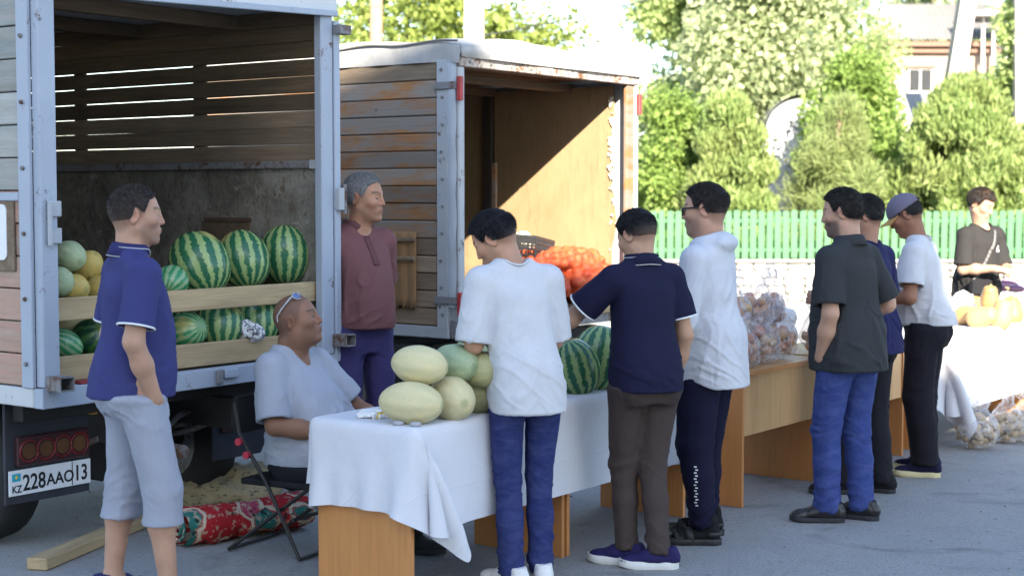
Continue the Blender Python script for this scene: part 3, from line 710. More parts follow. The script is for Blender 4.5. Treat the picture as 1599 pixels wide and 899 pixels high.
rng = np.random.default_rng(8); n = 420; PEB = []
for i in range(n):
    x, y = rng.uniform(-4, 5), rng.uniform(5.5, 13); s_ = rng.uniform(.003, .008); q = rng.normal(size=(6, 3)) * .25 + np.array([[1, 0, 0], [-1, 0, 0], [0, 1, 0], [0, -1, 0], [0, 0, 1], [0, 0, -1]]); PEB.append(q * s_ * np.array([1.3, 1, .8]) + np.array([x, y, s_ * .6]))
T8 = np.array([[0, 2, 4], [2, 1, 4], [1, 3, 4], [3, 0, 4], [2, 0, 5], [1, 2, 5], [3, 1, 5], [0, 3, 5]])
link('grit', mesh_np('grit', np.concatenate(PEB), np.concatenate([T8 + 6 * i for i in range(n)]), M_plain('grit_stone', (.30, .29, .28), .9, .4, 40), False), kind='stuff')
# unseen block added behind the camera, its roof stepped to shade the market
def shade_block():
    root = empty('shade_building', (4.0, -20, 0), label='tall plastered block of flats with a stepped roof behind the photographer', cat='building')
    wall = M_plain('plaster_wall', (.62, .58, .50), .9, .08, 2); gl = M_plain('dark_glass', (.03, .04, .05), .15, .1); fr = M_plain('white_frame', (.75, .75, .73), .5, .05)
    def blk(x0, x1, z1, name): m = MB(); m.box(((x0 + x1) / 2, -5, z1 / 2), (x1 - x0, 10, z1), bev=.02); return m.build(name, wall, root)
    blk(-12.0, .62, 18.85, 'wall'); blk(.625, 3.36, 18.05, 'wall'); blk(3.365, 11, 16.95, 'wall')
    m = MB(); m.box((5.75, -2.0, 17.55), (.78, .9, 1.4)); m.build('shade_stack', wall, root)  # stack added on the roof for one more patch of shade
    wm = MB(); wm.box((0, .03, 0), (1.3, .08, 1.5)); fm = wm.mesh('window', fr); g = MB(); g.box((-.3, .05, 0), (.54, .07, 1.3)); g.box((.3, .05, 0), (.54, .07, 1.3)); gm = g.mesh('pane', gl)
    for i in range(5):
        for j in range(7):
            wi = link('window', fm, root, (-10.4 + j * 3.1, .0, 2.2 + i * 3.0)); link('pane', gm, wi)
shade_block()

# ---------------------------------------------------------------- foliage
def M_leaf(name, c1, c2, c3=None, trans=.45):
    t = NT(name); g = t.n('NewGeometry'); r = g.outputs['Random Per Island']; v = t.coord('Object')
    c = t.mix(r, c1, c2); c = t.mix(t.ramp(t.noise(v, .9, 3), [(.4, 0.0), (.65, .6)]), c, c3 or c1)
    t.base(c, .55, 0, .3); tr = t.n('BsdfTranslucent'); t.set(tr.inputs[0], t.mix(.5, c, mul(c2, 1.6))); mx = t.n('MixShader'); mx.inputs[0].default_value = trans
    t.t.links.new(t.b.outputs[0], mx.inputs[1]); t.t.links.new(tr.outputs[0], mx.inputs[2]); t.t.links.new(mx.outputs[0], t.out.inputs[0]); return t.m
L_POP = M_leaf('poplar_leaf', (.20, .27, .09), (.42, .50, .24)); L_VINE = M_leaf('grey_leaf', (.20, .25, .12), (.46, .50, .32)); L_BUSH = M_leaf('bush_leaf', (.125, .20, .045), (.265, .35, .10))
L_THU = M_leaf('thuja_leaf', (.135, .205, .060), (.275, .35, .125), (.22, .235, .09)); L_PINE = M_leaf('pine_leaf', (.16, .21, .072), (.29, .35, .15), (.22, .245, .10)); L_ACA = M_leaf('acacia_leaf', (.14, .19, .04), (.30, .35, .10))
BARK = M_plain('bark', (.16, .12, .085), .9, .35, 12, bump=.6, bs=30)
def leaf_cloud(rng, C_, Rr, n, size, shape='leaf', up=0.0, flat=0.0):
    """leaf faces in clumps: C_ clump centres, Rr clump radii"""
    k = rng.integers(0, len(C_), n); d = rng.normal(size=(n, 3)); d /= np.linalg.norm(d, axis=1, keepdims=True)
    p = C_[k] + d * (Rr[k] * rng.random(n)[:, None] ** .40).reshape(n, -1)
    o = d * .7 + rng.normal(size=(n, 3)) * .5; o[:, 2] += up; o /= np.linalg.norm(o, axis=1, keepdims=True)
    s = np.cross(o, rng.normal(size=(n, 3))); s /= np.linalg.norm(s, axis=1, keepdims=True); L = size * (.6 + .8 * rng.random(n))[:, None]
    wd = {'leaf': .42, 'blade': .16, 'needle': .045}[shape]
    if shape == 'leaf': o[:, 2] -= .35
    V = np.stack([p - o * L * .5, p + s * L * wd, p + o * L * .5, p - s * L * wd], 1).reshape(-1, 3); return V, np.arange(4 * n).reshape(n, 4)
def tree(name, label, cat, pos, clumps, n, size, mat, shape='leaf', up=0.0, trunk=None, limbs=6, group=None, seed=1):
    rng = np.random.default_rng(seed); root = empty(name, pos, label=label, cat=cat, group=group)
    C_ = np.array([q[:3] for q in clumps], float); Rr = np.array([q[3:6] if len(q) > 4 else (q[3],) * 3 for q in clumps], float)
    V, Q = leaf_cloud(rng, C_, Rr, n, size, shape, up); V[:, 2] = np.maximum(V[:, 2], .02); link('crown', mesh_np('crown', V, Q, mat, False), root)
    tr = trunk or (.12, C_[:, 2].max()); m = MB(); h = tr[1]; zz = np.linspace(0, h, 8)
    m.tube([(.06 * math.sin(z * 1.3 + seed), .05 * math.cos(z * .9), z) for z in zz], [tr[0] * (1 - .8 * z / h) + .012 for z in zz], 9); m.build('trunk', BARK, root)
    for i in range(limbs):
        m = MB()
        q = C_[rng.integers(0, len(C_))]; z0 = min(h * .9, max(.3, q[2] - .5 * math.hypot(q[0], q[1]) - .3)); m.tube([(0, 0, z0), (q[0] * .5, q[1] * .5, (z0 + q[2]) * .5 + .1), tuple(q)], [tr[0] * .5, tr[0] * .3, .012], 6); m.build('limb', BARK, root)
    return root
def blob_clumps(seed, n, rx, ry, z0, z1, r, prof=None):
    rng = np.random.default_rng(seed); out = []
    while len(out) < n:
        t = rng.random(); a = rng.random() * 6.283; q = math.sqrt(rng.random()); f = prof(t) if prof else math.sqrt(max(0, 1 - (2 * t - 1) ** 2))
        out.append((rx * f * q * math.cos(a), ry * f * q * math.sin(a), z0 + (z1 - z0) * t, r * (.7 + .6 * rng.random())))
    return out
def px_x(px, y): return at_y(px, 400, y).x
def px_z(py, y): return at_y(800, py, y).z
YB = 27.5
cone_p = lambda t: (1 - t ** 2.2) ** .6 * min(1, .75 + t * 2); oval = lambda t: math.sin(math.pi * min(1, .12 + .88 * t)) ** .6
def bg_tree(name, label, cat, px, y, half_px, top_py, z0, n, size, mat, shape, seed, nc=30, r=.5, prof=None, up=0.0, ry=None, **k):
    x = px_x(px, y); rx = half_px / F * y * 1.18; n = int(n * 1.08); z1 = px_z(top_py, y); tree(name, label, cat, (x, y, 0), blob_clumps(seed, nc, rx, ry or rx, z0, z1, r, prof), n, size, mat, shape, up, seed=seed, **k)
bg_tree('poplar_tree', 'tall pale poplar behind the green fence, leftmost of the row and against the sky', 'tree', 1072, 36, 78, -140, .8, 42000, .105, L_POP, 'leaf', 11, 70, .62, lambda t: .9 * math.sin(math.pi * (.16 + .80 * t)) ** .55)
bg_tree('leafy_tree', 'big grey green large leaved tree filling the gap between two poplars, above the curved roof', 'tree', 1200, 33.2, 84, -170, 1.0, 44000, .14, L_VINE, 'leaf', 12, 90, 1.0, oval)
bg_tree('poplar_tree', 'tall dense green poplar just left of the beige house', 'tree', 1305, 34, 56, -150, .8, 30000, .10, L_POP, 'leaf', 13, 60, .60, lambda t: math.sin(math.pi * (.2 + .76 * t)) ** .55)
bg_tree('leafy_tree', 'dark leafy tree rising behind the roof of the beige house', 'tree', 1455, 46, 90, -60, 2.0, 6000, .24, L_VINE, 'leaf', 14, 30, 1.0, oval)
bg_tree('poplar_tree', 'narrow ivy green tree behind the twin concrete legs at the right edge', 'tree', 1578, 30, 38, -30, .6, 7000, .13, L_POP, 'leaf', 15, 26, .42, oval)
bg_tree('leafy_tree', 'bright green acacia showing over the left part of the grey truck roof', 'tree', 640, 33, 210, -90, 1.2, 26000, .125, L_ACA, 'leaf', 16, 60, 1.0, oval, ry=2.2)
bg_tree('leafy_tree', 'thin sunlit branches beside the white pole above the truck roof', 'tree', 775, 30, 44, 6, 1.0, 2600, .14, L_ACA, 'leaf', 17, 16, .38, oval)
bg_tree('round_bush', 'broad bright bush behind the fence directly right of the truck', 'bush', 1050, 28, 62, 168, .1, 20000, .085, L_BUSH, 'leaf', 18, 36, .42, oval)
bg_tree('thuja', 'tall yellow green thuja above the man in the white hooded jacket', 'bush', 1138, 26.8, 68, 158, .1, 36000, .13, L_THU, 'blade', 19, 130, .26, cone_p, up=1.3)
bg_tree('pine_sapling', 'feathery yellow pine sapling above the man in the dark grey polo shirt', 'bush', 1312, 26.8, 62, 168, .2, 22000, .20, L_PINE, 'needle', 20, 60, .36, cone_p, up=.5)
bg_tree('round_bush', 'tall mixed bush between the curved roof and the beige house', 'bush', 1328, 29.5, 62, 112, .1, 22000, .09, L_BUSH, 'leaf', 21, 40, .5, oval)
bg_tree('round_bush', 'low pale bush filling the gap beside the largest thuja', 'bush', 1408, 28.2, 60, 196, .1, 8000, .11, L_BUSH, 'leaf', 22, 26, .42, oval)
bg_tree('thuja', 'largest and widest thuja, behind the man in the cap', 'bush', 1503, 26.6, 108, 132, .1, 46000, .13, L_THU, 'blade', 23, 190, .28, cone_p, up=1.3)
bg_tree('thuja', 'thuja cut by the right edge of the photo', 'bush', 1612, 27.2, 60, 190, .1, 9000, .20, L_THU, 'blade', 24, 40, .28, cone_p, up=1.3)
bg_tree('round_bush', 'small sunlit shrub against the posts of the beige house', 'bush', 1520, 31, 28, 76, 1.5, 3000, .12, L_BUSH, 'leaf', 25, 14, .3, oval)

# ---------------------------------------------------------------- fence on a stone wall
YF = 25.0
def fence():
    gm = M_plain('green_paint', (.036, .128, .056), .5, .12, 3, rnd=True); fz0, fz1 = px_z(404, YF), px_z(329, YF)
    root = empty('picket_fence', (0, YF, 0), label='bright green picket fence standing on the low pale stone wall', cat='fence'); x0, x1 = .8, 10.6
    h = fz1 - fz0; pw = .098
    vs = [(-pw / 2, 0), (pw / 2, 0), (pw / 2, h - .02), (pw / 2 - .02, h), (-pw / 2 + .02, h), (-pw / 2, h - .02)]; m = MB()
    V = [(x, y, z) for y in (-.011, .011) for x, z in vs]; n = len(vs); m.add(V, [tuple(range(n)), tuple(range(n, 2 * n))[::-1]] + [(i, i + n, (i + 1) % n + n, (i + 1) % n) for i in range(n)]); pm = m.mesh('picket', gm)
    r_ = random.Random(4); x = x0
    while x < x1: link('picket', pm, root, (x, r_.uniform(-.004, .004), fz0 + r_.uniform(-.008, .012)), (0, r_.uniform(-.008, .008), 0)); x += .133 + r_.uniform(-.003, .003)
    for z in (fz0 + .14, fz1 - .16): m = MB(); m.box(((x0 + x1) / 2, .035, z), (x1 - x0, .04, .06)); m.build('rail', gm, root)
    for xx in np.arange(x0 + .3, x1, 2.3): m = MB(); m.box((xx, .085, (fz1 + fz0) / 2 - .05), (.06, .05, h + .05)); m.build('post', M_plain('steel_post', (.10, .11, .11), .5), root)
    wall = empty('stone_wall', (0, YF, 0), label='low wall of pale rough stone blocks below the green fence', cat='wall')
    sm = M_plain('pale_stone', (.31, .30, .28), .85, .22, 5, bump=.6, bs=25, rnd=True); H = fz0 - .055; rows = 5; hh = H / rows; var = []
    m = MB(); m.box(((x0 + x1) / 2 - .1, .16, H / 2), (x1 - x0 + .4, .22, H)); m.build('mortar_core', M_plain('mortar', (.24, .23, .215), .95), wall)
    m = MB(); m.box(((x0 + x1) / 2 - .1, .10, H + .022), (x1 - x0 + .5, .42, .044), bev=.012); m.build('coping', sm, wall)
    for i in range(8):
        rr = random.Random(i); m = MB(); w_ = .19 + .02 * i; m.box((0, 0, 0), (w_ - .014, .12, hh - .014), bev=.022); m.v = [(a + rr.uniform(-.008, .008), b + rr.uniform(-.014, .010), c + rr.uniform(-.007, .007)) for a, b, c in m.v]; var.append((w_, m.mesh('stone', sm)))
    for r0 in range(rows):
        x = x0 - .3 + r_.uniform(0, .2)
        while x < x1: w_, me = r_.choice(var); link('stone', me, wall, (x + w_ / 2, .02 + r_.uniform(-.02, .012), (r0 + .5) * hh), (r_.uniform(-.03, .03), 0, 0)); x += w_
fence()
m = MB(); m.grid(40, 6, lambda u, v: (-6 + 24 * u, YF + .28 + 2.2 * v, .62 + .05 * math.sin(u * 60) * v)); m.build('planting_bed', M_plain('soil_bed', (.16, .15, .07), .95, .3, 6), kind='structure')
rng = np.random.default_rng(5); n = 9000
p = np.stack([rng.uniform(.6, 11, n), YF + .25 + rng.random(n) * 1.2, np.full(n, .60)], 1); o = rng.normal(size=(n, 3)) * .35; o[:, 2] = 1; L = rng.uniform(.15, .62, n)[:, None]; sx = rng.normal(size=(n, 3)) * .012
link('grass', mesh_np('grass', np.stack([p - sx, p + sx, p + o * L], 1).reshape(-1, 3), np.arange(3 * n).reshape(n, 3), L_BUSH, False), kind='stuff')

# ---------------------------------------------------------------- houses, poles, wire
def houses():
    cream = M_plain('cream_plaster', (.27, .215, .175), .9, .06, 2); tin = M_plain('grey_sheet', (.25, .235, .22), .55, .1, 4); trim = M_plain('brown_trim', (.15, .085, .06), .7, .1); wht = M_plain('white_plaster', (.50, .49, .47), .85, .06); gl = M_plain('window_glass', (.020, .022, .026), .5, spec=.15)
    Y = 39.0; X = lambda px: px_x(px, Y); Z = lambda py: px_z(py, Y)
    b = empty('beige_house', (X(1470), Y, 0), label='beige house with pale sheet roof and one small window, behind the leaning post', cat='house'); ox = X(1470)
    xl, xr = X(1372) - ox, X(1548) - ox; ze = Z(72)
    m = MB(); m.box(((xl + xr) / 2, 3, (ze) / 2), (xr - xl, 6, ze), bev=.02); wl = m.build('wall', cream, b)
    m = MB(); m.box(((xl + xr) / 2, -.12, ze + .03), (xr - xl + .5, .3, .13)); m.box(((xl + xr) / 2, -.06, ze - .12), (xr - xl + .3, .18, .12)); m.build('cornice', trim, b)
    rf = MB(); n = 34; za, zb = ze + .10, Z(8)
    for i in range(n):
        u0, u1 = i / n, (i + 1) / n
        for a, c in ((u0, (u0 + u1) / 2), ((u0 + u1) / 2, u1)):
            xa, xb = xl - .3 + (xr - xl + .6) * a, xl - .3 + (xr - xl + .6) * c; ha = .0 if a == u0 else .06; hb_ = .06 if a == u0 else .0
            rf.add([(xa, -.35, za + ha), (xb, -.35, za + hb_), (xb * .8 + .6, 3, zb + hb_ + .35), (xa * .8 + .6, 3, zb + ha + .35)], [(0, 1, 2, 3)])
    rf.build('roof', tin, b)
    wx = X(1432) - ox; wz = Z(126); m = MB(); m.box((wx, .0, wz), (.62, .12, .62)); wi = m.build('window', wht, b)
    for s in (-1, 1): m = MB(); m.box((wx + s * .145, -.05, wz), (.25, .05, .52)); m.build('pane', gl, wi)
    m = MB(); m.box((wx, -.08, wz + .33), (.72, .1, .05)); m.build('lintel', trim, wi)
    m = MB(); m.box((X(1535) - ox, -.5, Z(30)), (1.5, 1.5, .12)); m.build('porch_roof', tin, b)
    for px in (1512, 1528, 1546): m = MB(); m.cyl((X(px) - ox, -.9, 0), (X(px) - ox, -.9, Z(34)), .045); m.build('porch_post', wht, b)
    m = MB(); m.cyl((X(1522) - ox, -1.0, Z(25)), (X(1538) - ox, -1.0, Z(70)), .06); m.build('downpipe', wht, b)
    Y2 = 31.5; x0, x1 = px_x(1192, Y2), px_x(1270, Y2); zr = px_z(148, Y2); zw = px_z(208, Y2); cx = (x0 + x1) / 2 + .25
    s = empty('barrel_roofed_shed', (cx, Y2, 0), label='small white shed with a curved grey sheet roof, half hidden by bushes', cat='shed'); rx = cx - x0
    for i in range(8):
        a0, a1 = math.pi * i / 8, math.pi * (i + 1) / 8; m = MB(); m.grid(4, 1, lambda u, v: (-math.cos(a0 + (a1 - a0) * u) * rx * (1 + .012 * (i % 2)), -.1 + 3 * v, zw + math.sin(a0 + (a1 - a0) * u) * (zr - zw))); m.build('roof_sheet', M_plain('zinc', (.22, .225, .24), .45, .1, 3) if i == 0 else bpy.data.materials['zinc'], s)
    m = MB(); m.box((0, 1.5, zw / 2), (rx * 1.9, 2.9, zw)); m.build('wall', wht, s)
    m = MB(); pts = [(-math.cos(math.pi * i / 16) * rx * .96, .05, zw + math.sin(math.pi * i / 16) * (zr - zw) * .96) for i in range(17)]; m.add(pts, [tuple(range(17))[::-1]]); m.build('gable', bpy.data.materials['zinc'], s)
    Y3 = 31.0; m = MB(); z3 = px_z(142, Y3); n = 20
    sh = empty('sheet_shed', (px_x(1425, Y3), Y3, 0), label='low shed roof of grey ribbed sheets below the house window', cat='shed')
    for i in range(n): x = -1.0 + 2.0 * i / n; m.add([(x, 0, z3 - .55), (x + .05, -.03, z3 - .55), (x + .1, 0, z3 - .55), (x + .1, .8, z3), (x + .05, .77, z3 + .0), (x, .8, z3)], [(0, 1, 4, 5), (1, 2, 3, 4)])
    m.build('roof', bpy.data.materials['zinc'], sh); m = MB(); m.box((0, .5, (z3 - .6) / 2), (1.9, .8, z3 - .6)); m.build('wall', wht, sh)
houses()
CONC = M_plain('concrete', (.33, .31, .285), .9, .1, 6, bump=.3, bs=20)
def pole(name, label, p0, p1, r0, r1, mat, square=False):
    root = empty(name, p0, label=label, cat='pole'); m = MB(); d = Vector(p1) - Vector(p0); n = 4 if square else 12
    m.cyl((0, 0, 0), d, r0, r1, n, smooth=not square); m.build('shaft', mat, root); return root
Yp = 29.5
pole('concrete_post', 'leaning white concrete post in front of the beige house', (px_x(1440, Yp), Yp, 0), (px_x(1512, Yp), Yp, px_z(-60, Yp)), .26, .20, CONC, True)
pole('concrete_post', 'upright white concrete post at the right edge of the photo', (px_x(1594, Yp), Yp, 0), (px_x(1582, Yp), Yp, px_z(-60, Yp)), .15, .13, CONC, True)
Yq = 26.0
wp = pole('utility_pole', 'thick white concrete pole standing behind the roof of the grey truck', (px_x(741, Yq), Yq, 0), (px_x(741, Yq), Yq, px_z(-160, Yq)), .24, .22, CONC, True)
pole('utility_pole', 'thin brown wooden pole left of the white pole behind the truck roof', (px_x(586, Yq), Yq, 0), (px_x(591, Yq), Yq, px_z(-160, Yq)), .115, .10, M_plain('pole_wood', (.34, .20, .13), .85, .3, 8, bump=.4, bs=20))
m = MB(); A = Vector((px_x(741, Yq), Yq, px_z(58, Yq))); B = Vector((px_x(1400, 22), 22, px_z(-130, 22)))
m.tube([A.lerp(B, t) + Vector((0, 0, -.18 * 4 * t * (1 - t))) for t in np.linspace(0, 1, 16)], .011, 6); tag(m.build('overhead_wire', M_plain('wire', (.04, .04, .045), .6)), 'single dark overhead wire crossing the white sky', 'wire')
# ================================================================ trucks
def at_b(px, py, b):
    d = ray(px, py); o = Vector((0, 0, CAMZ)); dd = Vector(d); t = (b - (o - ORI).dot(VB)) / dd.dot(VB); return o + dd * t
def ab(p): q = Vector(p) - ORI; return q.dot(UA), q.dot(VB), q.z
BLUE = M_paintmetal('pale_blue_paint', (.35, .395, .47), .55, .10); GREY = M_paintmetal('grey_primer', (.38, .405, .43), .6, .14); STEEL = M_paintmetal('old_steel', (.20, .20, .205), .6, .6)
BLK = M_plain('black_underbody', (.022, .022, .024), .75, .3, 8, bump=.3); RUB = M_plain('rubber', (.018, .018, .019), .8, .25, 14, bump=.25, bs=50)
PINE = M_wood('sawn_pine', (.50, .38, .22), (.30, .21, .115), 1.0, .8, 0, .30, (.20, .17, .13), .4, .12)
WGREY = M_wood('weathered_board', (.31, .235, .165), (.165, .12, .08), 1.2, .85, 0, .28, (.36, .33, .29), .5, .25)
WORNG = M_wood('worn_varnish_board', (.37, .170, .060), (.20, .105, .05), 1.0, .75, 0, .54, (.225, .195, .165), .6, .28)
WPAINT = M_wood('faded_painted_board', (.42, .42, .40), (.30, .29, .25), 1.0, .8, 0, .42, (.25, .30, .30), .4, .22)
WPINK = M_wood('faded_pink_board', (.44, .25, .20), (.36, .27, .20), 1.0, .8, 0, .40, (.40, .32, .26), .4, .15)
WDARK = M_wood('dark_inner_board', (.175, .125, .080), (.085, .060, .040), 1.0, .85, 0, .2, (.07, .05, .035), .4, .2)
YELB = M_plain('yellow_block', (.42, .25, .06), .8, .3, 6)
def M_ply(name, c, c2, s=1.0):
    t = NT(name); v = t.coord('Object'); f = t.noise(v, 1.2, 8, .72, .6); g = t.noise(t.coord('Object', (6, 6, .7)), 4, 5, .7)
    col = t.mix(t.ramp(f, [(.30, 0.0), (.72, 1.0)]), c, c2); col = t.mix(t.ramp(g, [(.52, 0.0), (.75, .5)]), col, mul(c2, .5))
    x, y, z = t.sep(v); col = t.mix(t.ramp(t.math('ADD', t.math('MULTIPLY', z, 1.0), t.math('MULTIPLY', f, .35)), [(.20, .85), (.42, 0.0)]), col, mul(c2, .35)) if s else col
    t.base(col, .62, 0, .35); t.bump(t.math('ADD', f, g), .4, .006); return t.m
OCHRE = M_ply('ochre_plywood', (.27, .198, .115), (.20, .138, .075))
def M_scratch():
    t = NT('scratched_sheet'); v = t.coord('Object'); f = t.noise(v, 2.2, 8, .75, 1.2); g = t.noise(t.coord('Object', (1, 5, 2)), 5, 7, .75, 2.0)
    c = t.mix(t.ramp(f, [(.38, 0.0), (.62, 1.0)]), (.100, .093, .078), (.25, .235, .20)); c = t.mix(t.ramp(g, [(.53, 0.0), (.60, .9)]), c, (.11, .075, .05)); c = t.mix(t.ramp(t.noise(v, 13, 5, .7, .8), [(.60, 0.0), (.66, .8)]), c, (.30, .29, .26))
    t.base(c, .7, 0, .3); t.bump(g, .4, .006); return t.m
SCR = M_scratch()
def plank_mesh(name, L, h, th, mat, bev=.004): m = MB(); m.box((0, 0, 0), (L, th, h), bev=bev); return m.mesh(name, mat)
def bxp(name, mat, root, x0, x1, y0, y1, z0, z1, bev=.004, **k):
    m = MB(); m.box((0, 0, 0), (x1 - x0, y1 - y0, z1 - z0), bev=bev); return m.build(name, mat, root, ((x0 + x1) / 2, (y0 + y1) / 2, (z0 + z1) / 2), **k)
def wheel(root, x, y, r, w):
    m = MB(); n = 28; prof = [(-w / 2, r * .62), (-w / 2, r * .86), (-w * .42, r * .97), (-w * .2, r), (w * .2, r), (w * .42, r * .97), (w / 2, r * .86), (w / 2, r * .62)]
    vs = [(px, math.cos(a) * pr, math.sin(a) * pr) for a in np.linspace(0, 2 * math.pi, n, endpoint=False) for px, pr in prof]; k = len(prof)
    fs = [(i * k + j, i * k + j + 1, ((i + 1) % n) * k + j + 1, ((i + 1) % n) * k + j) for i in range(n) for j in range(k - 1)]; m.add(vs, fs, True)
    wh = m.build('wheel', RUB, root, (x, y, r)); m = MB()
    vs = [(px, math.cos(a) * pr, math.sin(a) * pr) for a in np.linspace(0, 2 * math.pi, n, endpoint=False) for px, pr in ((-w * .42, r * .63), (-w * .30, r * .56), (-w * .12, r * .35), (-w * .15, r * .12), (-w * .15, .001))]; k = 5
    fs = [(i * k + j, i * k + j + 1, ((i + 1) % n) * k + j + 1, ((i + 1) % n) * k + j) for i in range(n) for j in range(k - 1)]; m.add(vs, fs, True)
    for i in range(6): a = i * math.pi / 3; m.cyl((-w * .2, math.cos(a) * r * .24, math.sin(a) * r * .24), (-w * .1, math.cos(a) * r * .24, math.sin(a) * r * .24), .014, n=6)
    m.build('rim', STEEL, wh); return wh
def chassis(root, w, L, axle):
    for x in (w * .32, w * .68): bxp('chassis_rail', BLK, root, x - .04, x + .04, .12, L + .2, .50, .66)
    for y in (.30, 1.3, 2.3): bxp('cross_member', BLK, root, .08, w - .08, y - .04, y + .04, .66, .745)
    m = MB(); m.cyl((.25, axle, .36), (w - .25, axle, .36), .055); m.build('axle', BLK, root); m = MB(); m.cyl((w / 2 - .001, axle - .15, .36), (w / 2, axle + .15, .36), .15); m.build('differential', BLK, root)
    for x in (w * .30, w * .70):
        for i in range(3): 
            m = MB(); q = .55 - i * .12; m.tube([(x, axle - q + 2 * q * t, .40 + i * .022 + .12 * (2 * t - 1) ** 2) for t in np.linspace(0, 1, 9)], .016, 6); m.build('leaf_spring', STEEL, root)
    for x in (.30, w - .30): wheel(root, x, axle, .355, .22)
    m = MB(); m.tube([(w * .5, .15, .42), (w * .52, .5, .42), (w * .60, .8, .50), (w * .60, 1.6, .46)], .035, 10); m.build('exhaust_pipe', STEEL, root)
    m = MB(); m.box((w * .82, 1.9, .45), (.34, .6, .34), bev=.05); m.build('fuel_tank', STEEL, root)
def bolt_mesh(mat): m = MB(); m.cyl((0, 0, 0), (0, -.010, 0), .011, .009, 6, smooth=False); return m.mesh('bolt', mat)
BOLT = bolt_mesh(STEEL)
def tail_panel(root, x0, x1, y, z0, z1, plate):
    p = bxp('mudflap', M_plain('dark_flap', (.028, .032, .042), .6, .3, 5), root, x0, x1, y - .008, y + .008, z0, z1); cx, cz = (x0 + x1) / 2, (z0 + z1) / 2
    def loc(x, z, dy=0): return (x - cx, -.012 - dy, z - cz)
    hl = bxp('light_frame', BLK, p, -.01, .01, -.01, .01, -.01, .01); lx0, lx1, lz0, lz1 = x0 + .05, x1 - .015, .445, .585
    m = MB(); m.box((0, 0, 0), (lx1 - lx0, .03, lz1 - lz0), bev=.008); hl.data = m.mesh('light_frame', M_plain('lamp_housing', (.045, .018, .020), .4, .2)); hl.location = loc((lx0 + lx1) / 2, (lz0 + lz1) / 2, .008)
    red = M_plain('red_lens', (.16, .018, .020), .25, .2) if 'red_lens' not in bpy.data.materials else bpy.data.materials['red_lens']; pitch = (lx1 - lx0 - .03) / 4
    for i in range(4):
        X = lx0 + .015 + pitch * (i + .5); q = loc(X, (lz0 + lz1) / 2, .024); m = MB(); m.tube([(q[0] + math.cos(a) * .050, q[1], q[2] + math.sin(a) * .050) for a in np.linspace(0, 2 * math.pi, 26, endpoint=False)], .0055, 6, True); m.build('lens_ring', red, p)
        m = MB(); m.cyl((q[0], q[1] + .008, q[2]), (q[0], q[1] - .002, q[2]), .042, .036, 20); m.build('lens', M_plain('dull_amber', (.11, .050, .022), .35, .3) if i == 0 and 'dull_amber' not in bpy.data.materials else bpy.data.materials['dull_amber'], p)
    if plate:
        px0, px1, pz0, pz1 = x0 + .012, x1 - .002, .312, .430; W_, H_ = px1 - px0, pz1 - pz0; c_ = loc((px0 + px1) / 2, (pz0 + pz1) / 2, .004)
        m = MB(); m.box((0, 0, 0), (W_, .006, H_), bev=.002); pl = m.build('number_plate', M_plain('plate_white', (.72, .74, .76), .4, .06), p, c_); ink = M_plain('plate_ink', (.012, .013, .018), .5, .05)
        def txt(s, x, z, size, name='plate_lettering', sx=1.0):
            cu = bpy.data.curves.new(name, 'FONT'); cu.body = s; cu.size = size; cu.extrude = .0008; cu.offset = size * .016; cu.align_x = 'LEFT'; o = bpy.data.objects.new('tmp', cu); COL.objects.link(o); bpy.context.view_layer.update()
            me = bpy.data.meshes.new_from_object(o.evaluated_get(bpy.context.evaluated_depsgraph_get())); bpy.data.objects.remove(o); me.materials.clear(); me.materials.append(ink)
            t = link(name, me, pl, (x, -.0042, z), (math.pi / 2, 0, 0)); t.scale = (sx, 1, 1)
        u = W_ / .52; txt('228', -W_ / 2 + .082 * u, -.040, .105, sx=.92 * u); txt('AAO', -W_ / 2 + .232 * u, -.034, .078, sx=1.05 * u); txt('13', W_ / 2 - .112 * u, -.036, .105, sx=.88 * u); txt('KZ', -W_ / 2 + .016 * u, -.045, .048, sx=.98 * u)
        m = MB(); m.box((W_ / 2 - .122 * u, -.004, 0), (.004, .002, H_ * .94), bev=.0004); m.build('plate_divider', ink, pl)
        m = MB(); m.box((-W_ / 2 + .044 * u, -.004, .026), (.052 * u, .002, .036), bev=.0004); fl = m.build('flag_print', M_plain('flag_blue', (.02, .36, .46), .4, .05), pl); m = MB(); m.cyl((-W_ / 2 + .044 * u, -.0052, .027), (-W_ / 2 + .044 * u, -.0062, .027), .008, n=12); m.build('flag_sun', M_plain('flag_yellow', (.70, .52, .05), .4, .05), pl)

